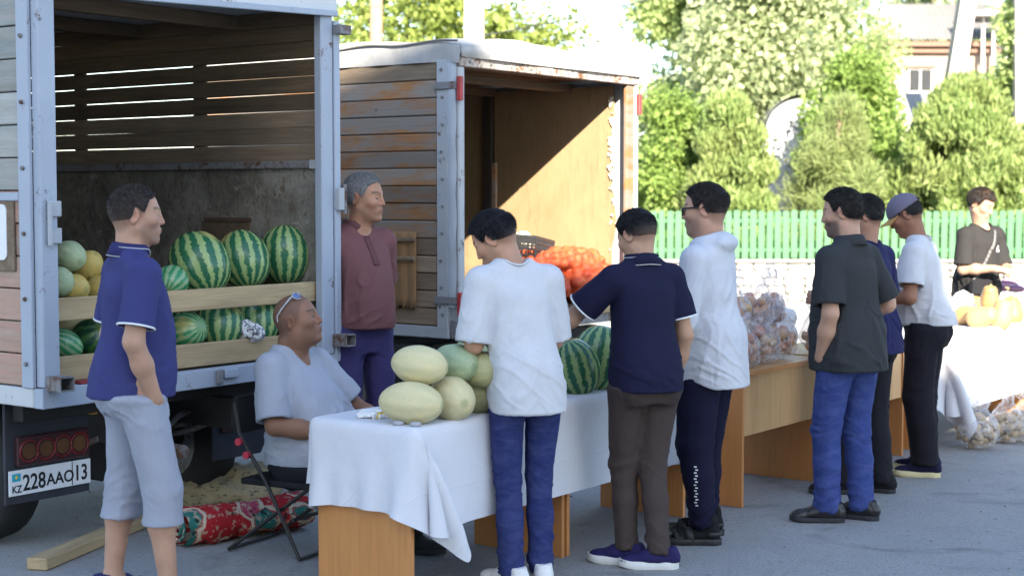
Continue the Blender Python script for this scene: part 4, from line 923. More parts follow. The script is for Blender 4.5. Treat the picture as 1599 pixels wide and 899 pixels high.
def truck_left():
    w, L = 1.9, 3.2; root = empty('cargo_truck', S(-.52, 1.65) + Vector((-.040, 0, 0)), TH, label='pale blue slatted truck with its back open, loaded with watermelons, number plate 228AAO', cat='truck')
    rr = random.Random(3)
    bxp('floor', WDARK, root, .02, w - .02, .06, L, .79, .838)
    bxp('rear_sill', BLUE, root, -.012, w + .02, -.01, .055, .752, .842); bxp('side_sill', M_paintmetal('white_sill_paint', (.52, .53, .54), .5, .22), root, -.012, .05, .057, L, .754, .840); bxp('side_sill', BLUE, root, w - .04, w + .02, .057, L, .754, .840)
    # rear posts
    bxp('corner_post', BLUE, root, .0, .092, -.004, .05, .845, 2.615, .006); bxp('corner_post', BLUE, root, w - .092, w, -.004, .05, .845, 2.655, .006); bxp('corner_angle', BLUE, root, w + .004, w + .05, -.012, .03, .80, 2.63)
    m = MB(); m.tube([(.095, .03, .86), (.095, .03, 2.6)], .010, 8); m.build('post_lip', BLUE, root)
    bxp('side_frame', BLUE, root, -.022, .0, .045, .125, .842, 2.62)
    bxp('top_beam', M_paintmetal('white_beam_paint', (.55, .57, .58), .5, .2), root, -.02, w + .03, -.012, .08, 2.635, 2.79).rotation_euler = (0, -.036, 0); bxp('top_lip', BLUE, root, .0, w + .02, -.03, -.013, 2.618, 2.650).rotation_euler = (0, -.036, 0)
    bxp('roof', M_plain('roof_tarp', (.46, .47, .48), .7, .2, 5), root, -.02, w + .03, .082, L + .05, 2.70, 2.77, .02)
    for y in (.7, 1.5, 2.3): bxp('roof_bow', WDARK, root, .03, w - .03, y - .03, y + .03, 2.62, 2.698)
    # latches, brackets
    for z in (1.52, 1.64): bxp('hinge', GREY, root, .03, .10, -.022, -.005, z - .035, z + .035)
    for z in (1.57,): m = MB(); m.cyl((.035, -.022, z - .09), (.035, -.022, z + .09), .012); m.build('hinge_pin', GREY, root)
    bxp('latch', GREY, root, w + .002, w + .045, -.045, -.014, 1.62, 1.74); m = MB(); m.cyl((w + .06, -.03, 1.60), (w + .06, -.03, 1.76), .011); m.build('latch_pin', STEEL, root)
    for x, z in ((.05, .865), (w + .02, .92)):
        m = MB(); 
        for dx, dz, sx, sz in ((0, .03, .075, .006), (0, -.03, .075, .006), (-.036, 0, .006, .055), (.036, 0, .006, .055)): m.box((x + dx, -.05, z + dz), (sx, .11, sz), bev=.001)
        m.build('square_tube', STEEL, root)
    bxp('sill_bracket', STEEL, root, 1.02, 1.06, -.03, -.012, .765, .835); bxp('sill_bracket', BLUE, root, 1.07, 1.16, -.034, -.012, .79, .835)
    bxp('top_bracket', STEEL, root, w + .0, w + .09, -.06, .0, 2.56, 2.61)
    # outer left wall
    z = .848; i = 0
    cols = [WPINK, WPINK, WPINK, WPINK, WPINK, WPINK, WPAINT, WPAINT, WPAINT, WPAINT, WPAINT, WPAINT]
    while z < 2.60:
        h = min(.140, 2.612 - z); link('plank', plank_mesh('plank', L - .14, h, .024, cols[min(i, 11)]), root, (.006 + rr.uniform(-.003, .003), .13 + (L - .14) / 2, z + h / 2), (0, 0, math.pi / 2)); z += h + .006; i += 1
    bxp('side_strip', BLUE, root, -.024, -.008, .126, L, 1.675, 1.712)
    bxp('backing_board', WGREY, root, -.021, -.008, .165, .95, 1.36, 1.672)
    m = MB(); r_ = .03; pts = [(cx + r_ * math.cos(a), cz + r_ * math.sin(a)) for cx, cz, a0 in ((.90 - r_, 1.66 - r_, 0), (.21 + r_, 1.66 - r_, 90), (.21 + r_, 1.41 + r_, 180), (.90 - r_, 1.41 + r_, 270)) for a in np.radians(np.linspace(a0, a0 + 90, 6))]; k = len(pts)
    m.add([(-.026, a, b) for a, b in pts] + [(-.0215, a, b) for a, b in pts], [tuple(range(k))[::-1], tuple(range(k, 2 * k))] + [(i, (i + 1) % k, (i + 1) % k + k, i + k) for i in range(k)]); m.build('white_plate', M_plain('white_plastic', (.70, .71, .72), .4, .05, 4), root)
    for z in np.arange(.95, 2.6, .29):
        b = link('bolt', BOLT, root, (-.024, .085, z), (0, 0, -math.pi / 2))
    # right wall seen from inside: boards with gaps above, scratched sheet below
    hs = [.100] * 9; z = 1.885
    for i, h in enumerate(hs):
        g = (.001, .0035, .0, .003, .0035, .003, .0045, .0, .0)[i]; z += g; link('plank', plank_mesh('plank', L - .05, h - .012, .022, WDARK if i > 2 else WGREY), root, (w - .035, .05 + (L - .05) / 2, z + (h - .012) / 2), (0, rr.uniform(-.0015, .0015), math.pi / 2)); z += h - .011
    for y in (1.02, 2.08): bxp('wall_stud', WDARK, root, w - .022, w + .01, y - .045, y + .045, .845, 2.695)
    bxp('wall_rail', STEEL, root, w - .075, w - .05, .06, L, 1.845, 1.885); bxp('rail_end', GREY, root, w - .082, w - .048, .052, .10, 1.84, 1.89)
    bxp('lining_sheet', SCR, root, w - .05, w - .03, .056, L, .842, 1.889)
    hx = bxp('hatch', WDARK, root, w - .058, w - .0505, .58, .92, 1.385, 1.55); bxp('hatch_frame', M_plain('hatch_rust', (.09, .055, .04), .8, .3), root, w - .064, w - .0585, .56, .94, 1.551, 1.575); bxp('hatch_frame', bpy.data.materials['hatch_rust'], root, w - .064, w - .0585, .935, .955, 1.37, 1.55)
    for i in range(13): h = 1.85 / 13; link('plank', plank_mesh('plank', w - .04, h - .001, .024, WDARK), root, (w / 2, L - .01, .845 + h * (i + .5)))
    # boards across the opening
    for z0, z1, tl in ((.850, .965, .004), (1.13, 1.235, .012)):
        m = MB(); m.box((0, 0, 0), (w - .06, .028, z1 - z0), bev=.004); m.v = [(x, y, z + .006 * math.sin(x * 9 + z0 * 5)) for x, y, z in m.v]; m.build('retaining_board', PINE, root, (w / 2 + .005, .072, (z0 + z1) / 2), (0, tl * .4, 0))
    # straw and rags along the sill
    bxp('red_strip', M_plain('red_wood', (.25, .03, .03), .7, .2), root, .20, .62, -.004, .05, .8425, .858)
    tail_panel(root, .04, .52, .35, .27, .745, True); tail_panel(root, 1.33, 1.85, .35, .30, .745, False)
    bxp('wooden_block', YELB, root, .53, .70, .33, .40, .64, .745); bxp('wooden_block', YELB, root, .95, 1.30, .50, .56, .63, .73); bxp('wooden_block', YELB, root, -.3 + .3, .035, .42, .52, .64, .745)
    chassis(root, w, L, .88)
    m = MB(); m.tube([(.75, .45, .62), (.85, .42, .52), (1.0, .42, .46), (1.15, .42, .55), (1.3, .45, .58)], .018, 6); m.build('hanging_chain', STEEL, root); return root
truck_left()

def truck_right():
    w, L = 2.1, 2.25; root = empty('cargo_truck', S(2.79, 1.96), TH, label='truck with a grey canvas roof and worn orange boards, onion sacks in its open back', cat='truck'); rr = random.Random(9)
    CAN = M_cloth('grey_canvas', (.36, .355, .345), .85, .12, .3, wr=.8)
    bxp('floor', WDARK, root, .02, w - .02, .06, L, .86, .918); bxp('rear_sill', STEEL, root, 0, w, -.01, .055, .80, .915); bxp('side_sill', GREY, root, -.01, .05, .06, L, .80, .872); bxp('side_sill', GREY, root, w - .05, w + .01, .06, L, .80, .872)
    bxp('tail_board', PINE, root, .10, w - .10, -.03, -.012, .865, .925)
    # left boards
    n = 15; h = 1.655 / n
    mats = [WGREY, WGREY, WGREY, WGREY, WGREY, WORNG, WORNG, WORNG, WORNG, WORNG, WORNG, WORNG, WORNG, WORNG, WGREY]
    for i in range(n):
        m = MB(); Lp = L - .16; m.box((0, 0, 0), (Lp, .026, h - rr.uniform(.0025, .006)), bev=.006); link('plank', m.mesh('plank', mats[i]), root, (.012 + rr.uniform(-.004, .004), .155 + Lp / 2, .876 + h * (i + .5)), (rr.uniform(-.02, .02), 0, math.pi / 2 ))
    bxp('light_stop_sheet', WDARK, root, .029, .040, .16, L, .92, 2.53)  # thin dark sheet added to stop light showing between the boards
    bxp('corner_angle', GREY, root, -.012, .006, .065, .150, .86, 2.545); bxp('post', GREY, root, .006, .05, .06, .155, .874, 2.53)
    for z in np.arange(.95, 2.5, .17): link('bolt', BOLT, root, (-.012, .11 + rr.uniform(-.01, .01), z), (0, 0, -math.pi / 2))
    for z in np.arange(.93, 2.5, .33): link('bolt', BOLT, root, (-.004, .9 + rr.uniform(-.3, .3), z), (0, 0, -math.pi / 2))
    m = MB(); m.grid(3, 30, lambda u, v: (-.010 - .006 * math.sin(v * 31) * (1 - u) - .008 * math.sin(3.1 * u), -.005 + .070 * u, 1.0 + 1.56 * v)); m.build('canvas_strip', M_cloth('blue_grey_canvas', (.42, .46, .50), .8), root)
    bxp('rear_post', GREY, root, .0, .062, -.02, .03, .87, 2.50, .008); bxp('rear_post', GREY, root, w - .01, w + .035, -.02, .03, .87, 2.50, .008); bxp('wooden_post', WORNG, root, w - .11, w - .012, -.01, .02, .92, 2.50)
    RED = M_plain('red_paint', (.34, .035, .035), .5, .25, 12)
    for x in (-.02, w + .005):
        for z in (2.36, 1.02): bxp('hinge', RED, root, x - .012 + .005, x + .030, -.05, -.021, z - .075, z + .075); bxp('hinge_strap', STEEL, root, x - .006, x + .004, -.018, .16, z + .0, z + .045) if x < 0 else None
    RUSTY = M_paintmetal('rusty_beam', (.42, .37, .33), .6, .75)
    bxp('top_beam', RUSTY, root, -.005, w * .49, -.028, .02, 2.50, 2.562); bxp('top_beam', RUSTY, root, w * .495, w + .04, -.028, .02, 2.50, 2.565); bxp('roof_rail', WDARK, root, .02, w - .02, .5, .56, 2.46, 2.52); bxp('roof_rail', WDARK, root, .02, w - .02, 1.2, 1.26, 2.46, 2.52)
    bxp('inner_ceiling', WDARK, root, .02, w - .02, .03, L, 2.545, 2.56)
    for i in range(9): link('bolt', BOLT, root, (.1 + i * .22, -.028, 2.53))
    # canvas roof with sagging folds
    def prof(u):                                                    # across: u 0 left skirt .. 1 right skirt
        if u < .10: return -.016, 2.530 + u / .10 * .125
        if u > .90: return w + .020, 2.530 + (1 - u) / .10 * .125
        q = (u - .10) / .80; return w * (.5 - .5 * math.cos(math.pi * q)) * 1.012 - .012, 2.655 + .055 * math.sin(math.pi * q) ** .8
    def roof(u, v):
        x, z = prof(u); y = -.045 + (L + .1) * v; p = np.array([[x * 3, y * 3, z * 3]]); q = float(fbm(p, 3)[0]); sag = .010 * math.sin(v * 19 + x * 2.0) * (z - 2.53) / .2
        edge = smooth01(np.array([1 - v * 14]))[0]; z2 = z - .045 * edge * (1 if .1 < u < .9 else .3) + .014 * q * (z > 2.56) + sag
        if u < .1 or u > .9: x += .010 * math.sin(y * 17 + q * 2) * (1 - abs(u - (0 if u < .5 else 1)) / .1)
        return (x, y, z2)
    m = MB(); m.grid(70, 60, roof); nu, nv = 70, 60
    m.grid(70, 10, lambda u, v: (lambda a: (a[0], a[1] - .004 - .012 * math.sin(math.pi * v) - .008 * math.sin(u * 23) * v, a[2] + (2.556 - a[2]) * v))(roof(u, 0)) if .06 < u < .94 else roof(u, 0))
    m.build('canvas_roof', CAN, root)
    m = MB(); m.tube([(-.028, y, 2.655 + .008 * math.sin(y * 11)) for y in np.linspace(-.03, L, 40)], .007, 5); m.build('roof_cord', M_plain('cord', (.16, .15, .14), .8), root)
    # plywood lining of the right wall, its rear edge torn
    def ply(y0, y1, seed, torn):
        m = MB(); r_ = random.Random(seed); N = 60
        def edge(v): return y0 + (.022 * float(fbm(np.array([[v * 9, seed, 0.]]), 3)[0]) if torn else 0)
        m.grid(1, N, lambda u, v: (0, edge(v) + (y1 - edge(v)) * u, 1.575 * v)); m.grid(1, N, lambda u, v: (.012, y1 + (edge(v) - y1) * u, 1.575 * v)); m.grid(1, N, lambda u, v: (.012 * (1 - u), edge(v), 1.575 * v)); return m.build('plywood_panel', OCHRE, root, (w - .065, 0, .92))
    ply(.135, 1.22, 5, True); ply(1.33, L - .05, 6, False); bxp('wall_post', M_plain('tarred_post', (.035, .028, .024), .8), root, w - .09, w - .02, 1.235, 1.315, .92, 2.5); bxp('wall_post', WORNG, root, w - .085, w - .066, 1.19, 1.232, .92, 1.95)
    m = MB(); rng = np.random.default_rng(3)
    for i in range(46):
        z = 1.3 + 1.15 * rng.random() ** .7; y = .125 + rng.normal() * .012; a = rng.normal(size=3) * .011; m.add([(w - .075, y, z), (w - .08 + a[0] * .4, y + .02 + a[1], z + a[2]), (w - .085, y + .01 + a[2], z - .025 + a[0])], [(0, 1, 2)])
    m.build('torn_fibre', M_plain('pale_fibre', (.62, .57, .48), .9), root, kind='stuff')
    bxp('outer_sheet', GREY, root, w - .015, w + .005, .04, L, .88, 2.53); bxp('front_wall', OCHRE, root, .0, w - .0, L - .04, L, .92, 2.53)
    # patch of frayed fibreboard on the side
    m = MB(); N = 40
    def pt(u, v): return (-.026 - .004 * math.sin(u * 20), .31 + .30 * u, (1.47 - .47 * v + (-.035 * abs(float(vnoise(np.array([[u * 34, 3., 0.]]))[0])) if v > .95 else 0)))
    m.grid(N, 10, lambda u, v: pt(u, v)); pb = m.build('fibreboard_patch', M_wood('torn_fibreboard', (.34, .20, .095), (.22, .125, .06), 1.5, .9, 2, .3, (.40, .27, .15), .5, .05), root); md = pb.modifiers.new('t', 'SOLIDIFY'); md.thickness = .012; md.offset = -1
    for z in (1.02, 1.14, 1.30, 1.42): m = MB(); m.box((-.045, .45, z), (.012, .30, .022), bev=.003); m.build('batten', WGREY, root) if z > 1.25 else None
    chassis(root, w, L, 1.15); bxp('side_guard', BLK, root, .02, .05, .3, L, .5, .74); return root
truck_right()
# ================================================================ tables and cloths
TAN = M_wood('light_laminate', (.64, .38, .175), (.55, .31, .13), .8, .42, 2, None, None, .08, .05, spec=.5); ORG = M_wood('orange_laminate', (.55, .245, .08), (.47, .195, .06), .8, .40, 2, None, None, .08, .05, spec=.5)
def table(a0, a1, b0, b1, label, modesty=False, top=.745):
    root = empty('table', S(a0, b0), TH, label=label, cat='table', group='folding market tables in a row'); L, W_ = a1 - a0, b1 - b0
    bxp('tabletop', TAN if modesty else ORG, root, 0, L, 0, W_, top - .022, top, .003)
    for x in (.0, L - .024): bxp('end_panel', ORG, root, x + .001, x + .023, .02, W_ - .02, 0, top - .0225, .002)
    bxp('modesty_panel', TAN if modesty else ORG, root, .024, L - .024, .0 + .03 if modesty else W_ * .5, .048 if modesty else W_ * .5 + .018, top - .36, top - .0226, .002)
    if modesty: bxp('edge_strip', ORG, root, -.002, L + .002, -.004, -.0005, top - .024, top + .001, .001)
    return root
table(0, 1.13, 0, .56, 'nearest table of the row, orange end panel showing below the white cloth')
table(1.15, 2.27, .0, .56, 'second table from the photographer, under the far half of the same white cloth')
table(2.66, 3.64, -.13, .43, 'bare laminate table with a light front panel carrying bags of onions', True)
table(3.72, 4.82, -.18, .38, 'bare laminate table standing behind the man in blue jeans', True)
table(5.08, 7.3, -.28, .42, 'long far table with pumpkins and aubergines on its white cloth')
def drape(name, a0, a1, b0, b1, top, over, label, seed, spacing=.034, drops=(0, 0)):
    """cloth laid over a table: a small position-based cloth solve in table coordinates"""
    L, W_ = a1 - a0, b1 - b0; ox0, ox1, oy0, oy1 = over; gx = (np.arange(round((L + ox0 + ox1) / (L / round(L / spacing))) + 1) - round(ox0 / (L / round(L / spacing)))) * (L / round(L / spacing)); gy = (np.arange(round((W_ + oy0 + oy1) / (W_ / round(W_ / spacing))) + 1) - round(oy0 / (W_ / round(W_ / spacing)))) * (W_ / round(W_ / spacing)); nx, ny = len(gx), len(gy); hx, hy = gx[1] - gx[0], gy[1] - gy[0]
    X = np.zeros((nx, ny, 3)); X[..., 0] = gx[:, None]; X[..., 1] = gy[None, :]; rng = np.random.default_rng(seed); X[..., 2] = top + .02 + .004 * rng.normal(size=(nx, ny))
    X[..., 2] += .01 * np.sin(gx * 9)[:, None]; Vv = np.zeros_like(X); dt = .02; hd = math.hypot(hx, hy)
    def con(i0, i1, L0, k):
        A, B = X[i0], X[i1]; d = B - A; l = np.linalg.norm(d, axis=-1, keepdims=True) + 1e-9; c = k * .5 * (1 - L0 / l) * d; X[i0] = A + c; X[i1] = B - c
    s_ = slice; sets = []
    for p in (0, 1):
        n = (nx - 1 - p) // 2; sets.append(((s_(p, p + 2 * n, 2), s_(None)), (s_(p + 1, p + 2 * n + 1, 2), s_(None)), hx, 1.0)); n = (ny - 1 - p) // 2; sets.append(((s_(None), s_(p, p + 2 * n, 2)), (s_(None), s_(p + 1, p + 2 * n + 1, 2)), hy, 1.0))
    for p in (0, 1):
        n = (nx - 1 - p) // 2; sets.append(((s_(p, p + 2 * n, 2), s_(0, ny - 1)), (s_(p + 1, p + 2 * n + 1, 2), s_(1, ny)), hd, .35)); sets.append(((s_(p, p + 2 * n, 2), s_(1, ny)), (s_(p + 1, p + 2 * n + 1, 2), s_(0, ny - 1)), hd, .35))
    for p in (0, 1, 2, 3):
        n = max(0, (nx - 2 - p + 3) // 4); i = np.arange(p, nx - 2, 4); sets.append(((i, s_(None)), (i + 2, s_(None)), 2 * hx, .18)); j = np.arange(p, ny - 2, 4); sets.append(((s_(None), j), (s_(None), j + 2), 2 * hy, .18))
    FX = (gx[:, None] > -.004) & (gx[:, None] < L + .004) & (gy[None, :] > -.004) & (gy[None, :] < W_ + .004); REST = X.copy(); REST[..., 2] = top + .004; FX = FX[..., None]; r = .008; CRN = 4.0 * ((gx[:, None] < -.02) & ((gy[None, :] < -.02) | (gy[None, :] > W_ + .02)))
    X = np.where(FX, REST, X)
    for step in range(150):
        Vv[..., 2] -= 9.8 * dt; Vv[..., 0] += CRN * dt; Vv *= .965; P0 = X.copy(); X += Vv * dt
        for it in range(8):
            for c in sets: con(*c); X[...] = np.where(FX, REST, X)
            px_, py_, pz = X[..., 0], X[..., 1], X[..., 2]; ins = (px_ > -r) & (px_ < L + r) & (py_ > -r) & (py_ < W_ + r) & (pz < top + .003) & ~FX[..., 0]
            d = np.stack([px_ + r, L + r - px_, py_ + r, W_ + r - py_, top + .003 - pz], -1); k = np.argmin(d, -1)
            for q, (ax, v) in enumerate(((0, -r), (0, L + r), (1, -r), (1, W_ + r), (2, top + .003))): m_ = ins & (k == q); X[..., ax][m_] = v
            X[..., 2] = np.maximum(X[..., 2], .006)
        Vv = (X - P0) / dt; on = X[..., 2] < top + .006; on &= X[..., 2] > top - .004; Vv[on] *= .3
    V = X.reshape(-1, 3); ii = np.arange(nx * ny).reshape(nx, ny); Q = np.stack([ii[:-1, :-1], ii[1:, :-1], ii[1:, 1:], ii[:-1, 1:]], -1).reshape(-1, 4)
    N = vnormals(V.astype(np.float32), Q); V = V + N * (.0035 * np.abs(fbm(np.stack([gx.repeat(ny) * 9 + seed, np.tile(gy, nx) * 9, np.zeros(nx * ny)], 1), 3)))[:, None]
    o = link(name, mesh_np(name, V, Q, CLOTH), None, S(a0, b0), (0, 0, TH), label=label, cat='tablecloth'); md = o.modifiers.new('sub', 'SUBSURF'); md.levels = md.render_levels = 1; return o
def M_cotton():
    t = NT('white_cotton'); v = t.coord('Object'); f = t.noise(v, 3, 5, .6); x, y, z = t.sep(v)
    t.base(t.mix(f, (.58, .58, .62), (.66, .66, .69)), .85, 0, .2)
    cr = t.noise(v, 7, 5, .6, 1.2); cre = t.math('ABSOLUTE', t.math('SUBTRACT', cr, .5)); cre = t.ramp(cre, [(.0, 1.0), (.035, 0.0)])
    def crease(q, p): return t.ramp(t.math('ABSOLUTE', t.math('SUBTRACT', t.math('FRACT', t.math('DIVIDE', q, p)), .5)), [(.0, 1.0), (.022, 0.0)])
    cre = t.math('ADD', t.math('MULTIPLY', cre, .3), t.math('ADD', crease(x, .47), crease(t.math('ADD', z, y), .31)))
    t.bump(t.math('ADD', t.math('MULTIPLY', cre, .22), t.math('MULTIPLY', t.noise(v, 22, 4, .6), .5)), .45, .010); t.b.inputs['Sheen Weight'].default_value = .1; return t.m
CLOTH = M_cotton()
drape('tablecloth', -.012, 2.282, -.012, .572, .746, (.35, .30, .40, .30), 'white cotton cloth over the two nearest tables, under melons and watermelons', 4)
drape('tablecloth', 5.068, 7.312, -.292, .432, .746, (.42, .3, .50, .3), 'white cloth on the far table with pumpkins, partly in sunlight', 5, .045)

# ================================================================ melons
def M_water(name, dark, light, n=11.0, thr=.5, blot=.55):
    t = NT(name); v = t.coord('Object', rnd=False); x, y, z = t.sep(v); r = t.n('ObjectInfo').outputs['Random']
    ang = t.math('ARCTAN2', y, x); o = t.n('VectorMath', operation='ADD'); cx = t.n('CombineXYZ'); t.set(cx.inputs[0], t.math('MULTIPLY', r, 40)); t.set(o.inputs[0], v); t.set(o.inputs[1], cx.outputs[0]); vv = o.outputs[0]
    w1 = t.noise(vv, 2.6, 3, .5); w2 = t.noise(vv, 9, 4, .65); w3 = t.noise(vv, 24, 3, .6)
    ph = t.math('ADD', t.math('MULTIPLY', ang, n), t.math('ADD', t.math('MULTIPLY', w1, 3.2), t.math('ADD', t.math('MULTIPLY', w2, 4.2), t.math('MULTIPLY', r, 6.0))))
    s = t.math('ADD', t.math('MULTIPLY', t.math('SINE', ph), .5), .5); s = t.math('ADD', s, t.math('MULTIPLY', t.math('SUBTRACT', w3, .5), blot))
    lc = t.mix(t.noise(vv, 16, 4, .7), light, mul(light, .62)); dc = t.mix(t.noise(vv, 12, 4, .7), dark, mul(dark, 2.2))
    c = t.mix(t.ramp(s, [(thr - .06, 0.0), (thr + .06, 1.0)]), dc, lc); gs = t.ramp(t.noise(vv, .75, 2, .4), [(.66, 0.0), (.74, .75)]); c = t.mix(gs, c, (.42, .36, .12)); pole_ = t.ramp(t.math('ABSOLUTE', z), [(.90, 0.0), (1.0, .6)]); c = t.mix(pole_, c, (.16, .20, .05))
    t.base(c, .26, 0, .45); t.bump(t.noise(v, 5, 3), .12, .01); return t.m
WM1 = M_water('striped_rind', (.013, .070, .032), (.33, .45, .17), 14.0, .56, 1.0); WM2 = M_water('pale_striped_rind', (.02, .13, .05), (.27, .42, .22), 14.0, .50, .7); WM3 = M_water('dark_rind', (.006, .030, .014), (.045, .13, .035), 9.0, .60, .6)
def M_melon(name, c1, c2, green):
    t = NT(name); v = t.coord('Object', rnd=True); x, y, z = t.sep(t.coord('Object')); ang = t.math('ARCTAN2', y, x); f = t.noise(v, 1.6, 5, .6); g = t.noise(v, 9, 5, .7); net = t.vor(t.mix(.2, v, t.noise(v, 3, 3, .6, 0, False)), 7, 'DISTANCE_TO_EDGE')
    c = t.mix(t.ramp(f, [(.3, 0.0), (.7, 1.0)]), c1, c2); s = t.math('ADD', t.math('MULTIPLY', t.math('SINE', t.math('MULTIPLY', ang, 10.0)), .5), .5); c = t.mix(t.math('MULTIPLY', s, .22), c, green)
    c = t.mix(t.ramp(net, [(.0, .45), (.05, 0.0)]), c, (.62, .55, .36)); c = t.mix(t.ramp(g, [(.56, 0.0), (.68, .6)]), c, green); c = t.mix(t.ramp(t.math('ABSOLUTE', z), [(.972, 0.0), (.995, .45)]), c, (.16, .21, .08))
    t.base(c, .5, 0, .35); t.bump(t.math('ADD', t.ramp(net, [(.0, 1.0), (.07, 0.0)]), g), .25, .006); return t.m
ME_Y = M_melon('yellow_melon_rind', (.68, .57, .31), (.57, .51, .29), (.44, .43, .24)); ME_G = M_melon('green_melon_rind', (.38, .45, .26), (.30, .38, .23), (.21, .29, .15)); ME_A = M_melon('amber_melon_rind', (.55, .36, .075), (.45, .34, .10), (.30, .28, .08)); ME_O = M_melon('olive_melon_rind', (.44, .40, .19), (.36, .35, .17), (.26, .28, .13))
def melon_mesh(name, k, seed, mat, nub=True):
    rng = np.random.default_rng(seed); nu, nv = 48, 32; V = []
    for i in range(nu):
        for j in range(nv + 1):
            th = math.pi * j / nv; a = 2 * math.pi * i / nu; r = 1 + .012 * math.cos(a * 10) * math.sin(th) ** 2 if k != 'w' else 1 + .006 * math.cos(a * 9)
            zz = math.cos(th); rr = math.sin(th) ** (.92 if k == 'w' else .95) * r; V.append((rr * math.cos(a), rr * math.sin(a), zz * (1 - .03 * math.exp(-(th / .22) ** 2) * (k == 'w'))))
    V = np.array(V); V += (.025 * fbm(V * 1.3 + seed, 2))[:, None] * V; ii = np.arange(nu * (nv + 1)).reshape(nu, nv + 1); jj = np.roll(ii, -1, 0)
    Q = np.stack([ii[:, :-1], ii[:, 1:], jj[:, 1:], jj[:, :-1]], -1).reshape(-1, 4); return mesh_np(name, V, Q, mat)
MM = {}
def melon(kind, loc, rx, rz, axis, label, group=None, cat='watermelon', name='watermelon', seed=0, roll=0.0):
    mat = {'w': WM1, 'p': WM2, 'd': WM3, 'y': ME_Y, 'g': ME_G, 'a': ME_A, 'o': ME_O}[kind]; key = (kind, seed)
    if key not in MM: MM[key] = melon_mesh(name, 'w' if kind in 'wpd' else 'm', seed * 3 + ord(kind[0]), mat)
    o = link(name, MM[key], None, loc, label=label, cat=cat, group=group); o.scale = (rx, rx, rz); o.rotation_mode = 'QUATERNION'; q = Vector(axis).to_track_quat('Z', 'Y'); o.rotation_quaternion = q @ Euler((0, 0, roll)).to_quaternion(); return o
def on_b(px, py, a_b): return at_b(px, py, 1.65 + a_b)
TK = 'melons loaded in the blue truck'
def wm(px, py, hb, hw, hh, axis, label, kind='w', seed=0, roll=0.0):
    p = on_b(px, py, hb); k = p.y / F; melon(kind, p, hw * k * 1.10, hh * k * 1.06, axis, label, TK, seed=seed, roll=roll); return p
wm(312, 413, .30, 43, 50, (.35, -.30, -.75), 'big striped watermelon, leftmost of the three standing above the upper board', seed=0)
wm(380, 406, .30, 37, 45, (.22, -.30, -.85), 'middle of the three big watermelons standing above the upper board', seed=1, roll=1.0)
wm(445, 398, .31, 37, 45, (.04, -.15, -.95), 'big watermelon beside the right post of the blue truck, rightmost of three', seed=2, roll=2.0)
wm(267, 441, .24, 25, 27, (-.1, -.8, -.45), 'small pale watermelon just behind the shoulder of the man in the purple polo', 'p', 0)
wm(291, 517, .22, 27, 33, (.75, -.5, .25), 'fine striped watermelon between the boards, nearest to the man in the purple polo', 'p', 1)
wm(343, 509, .24, 35, 40, (.05, -.35, -.9), 'watermelon between the two boards, left of the wrapped cloth bundle', seed=1, roll=3.0)
wm(399, 501, .25, 34, 40, (.1, -.3, -.9), 'watermelon with a yellow patch between the boards, behind the wrapped cloth bundle', seed=2, roll=4.2)
wm(452, 490, .30, 34, 40, (.1, -.3, -.9), 'dark watermelon between the boards, behind the bald seated man', 'd', 0)
wm(101, 538, .22, 22, 30, (-.5, -.6, .5), 'pale striped watermelon between the boards beside the left post', 'p', 0, 2.0)
wm(142, 531, .24, 30, 34, (.6, -.5, .5), 'dark watermelon between the boards, half hidden by the man in purple', 'd', 1)
def ml(px, py, hb, hw, hh, kind, axis, label, seed=0):
    p = on_b(px, py, hb); k = p.y / F; melon(kind, p, hh * k, hw * k, axis, label, TK, 'melon', 'melon', seed)
ml(109, 400, .34, 26, 24, 'g', (.7, -.5, -.3), 'pale green melon on top of the heap beside the left post', 0)
ml(137, 416, .40, 28, 22, 'a', (.5, -.3, .6), 'amber yellow melon leaning on the green one at the top of the heap', 0)
ml(116, 449, .26, 24, 22, 'a', (.8, -.4, -.1), 'yellow melon below the green one in the truck', 1)
ml(92, 440, .26, 20, 24, 'g', (.1, -.9, .2), 'green melon end touching the left post of the truck', 1)
ml(160, 452, .30, 30, 24, 'a', (.8, -.3, .1), 'yellow melon behind the back of the man in purple', 1)
ml(112, 510, .36, 30, 20, 'o', (.8, -.2, .1), 'olive melon between the boards above the pale striped watermelon', 0)
for i in range(5):                                                  # those deeper in the load
    x = .25 + (i % 5) * .33; y = .62 + (i // 5) * .34; melon('wwd'[i % 3], S(-.52 + x, 1.65 + y, .845 + .145), .14, .15, (.3, -.2, .9), 'watermelon lying deeper in the truck behind the front row', TK, seed=i % 2, roll=i * 1.3)
# bundle of cloth
def lump(name, parts, h, mat, loc, rz=0, noise=(.004, 20), k=.02, flat=None, **kw):
    lo = np.min([np.array(c) - np.array(r) for c, r in parts], 0) - .02; hi = np.max([np.array(c) + np.array(r) for c, r in parts], 0) + .02; V = Vol(lo, hi, h)
    for c, r in parts: V.ell(c, r, k)
    if flat is not None: ax = axes_of(V); np.maximum(V.G, flat - ax[2] + 0 * ax[0] + 0 * ax[1], out=V.G)
    P, Q = V.surf(); N = vnormals(P, Q); P = P + N * (noise[0] * (1 - 1.6 * np.abs(fbm(P * noise[1], 3))))[:, None]; return link(name, mesh_np(name, P, Q, mat), None, loc, (0, 0, rz), **kw)
def M_print(name, c1, c2, sc, thr=.5):
    t = NT(name); v = t.coord('Object'); n = t.noise(v, sc, 4, .6, .8); t.base(t.mix(t.ramp(n, [(thr, 0.0), (thr + .04, 1.0)]), c1, c2), .85, 0, .2); return t.m
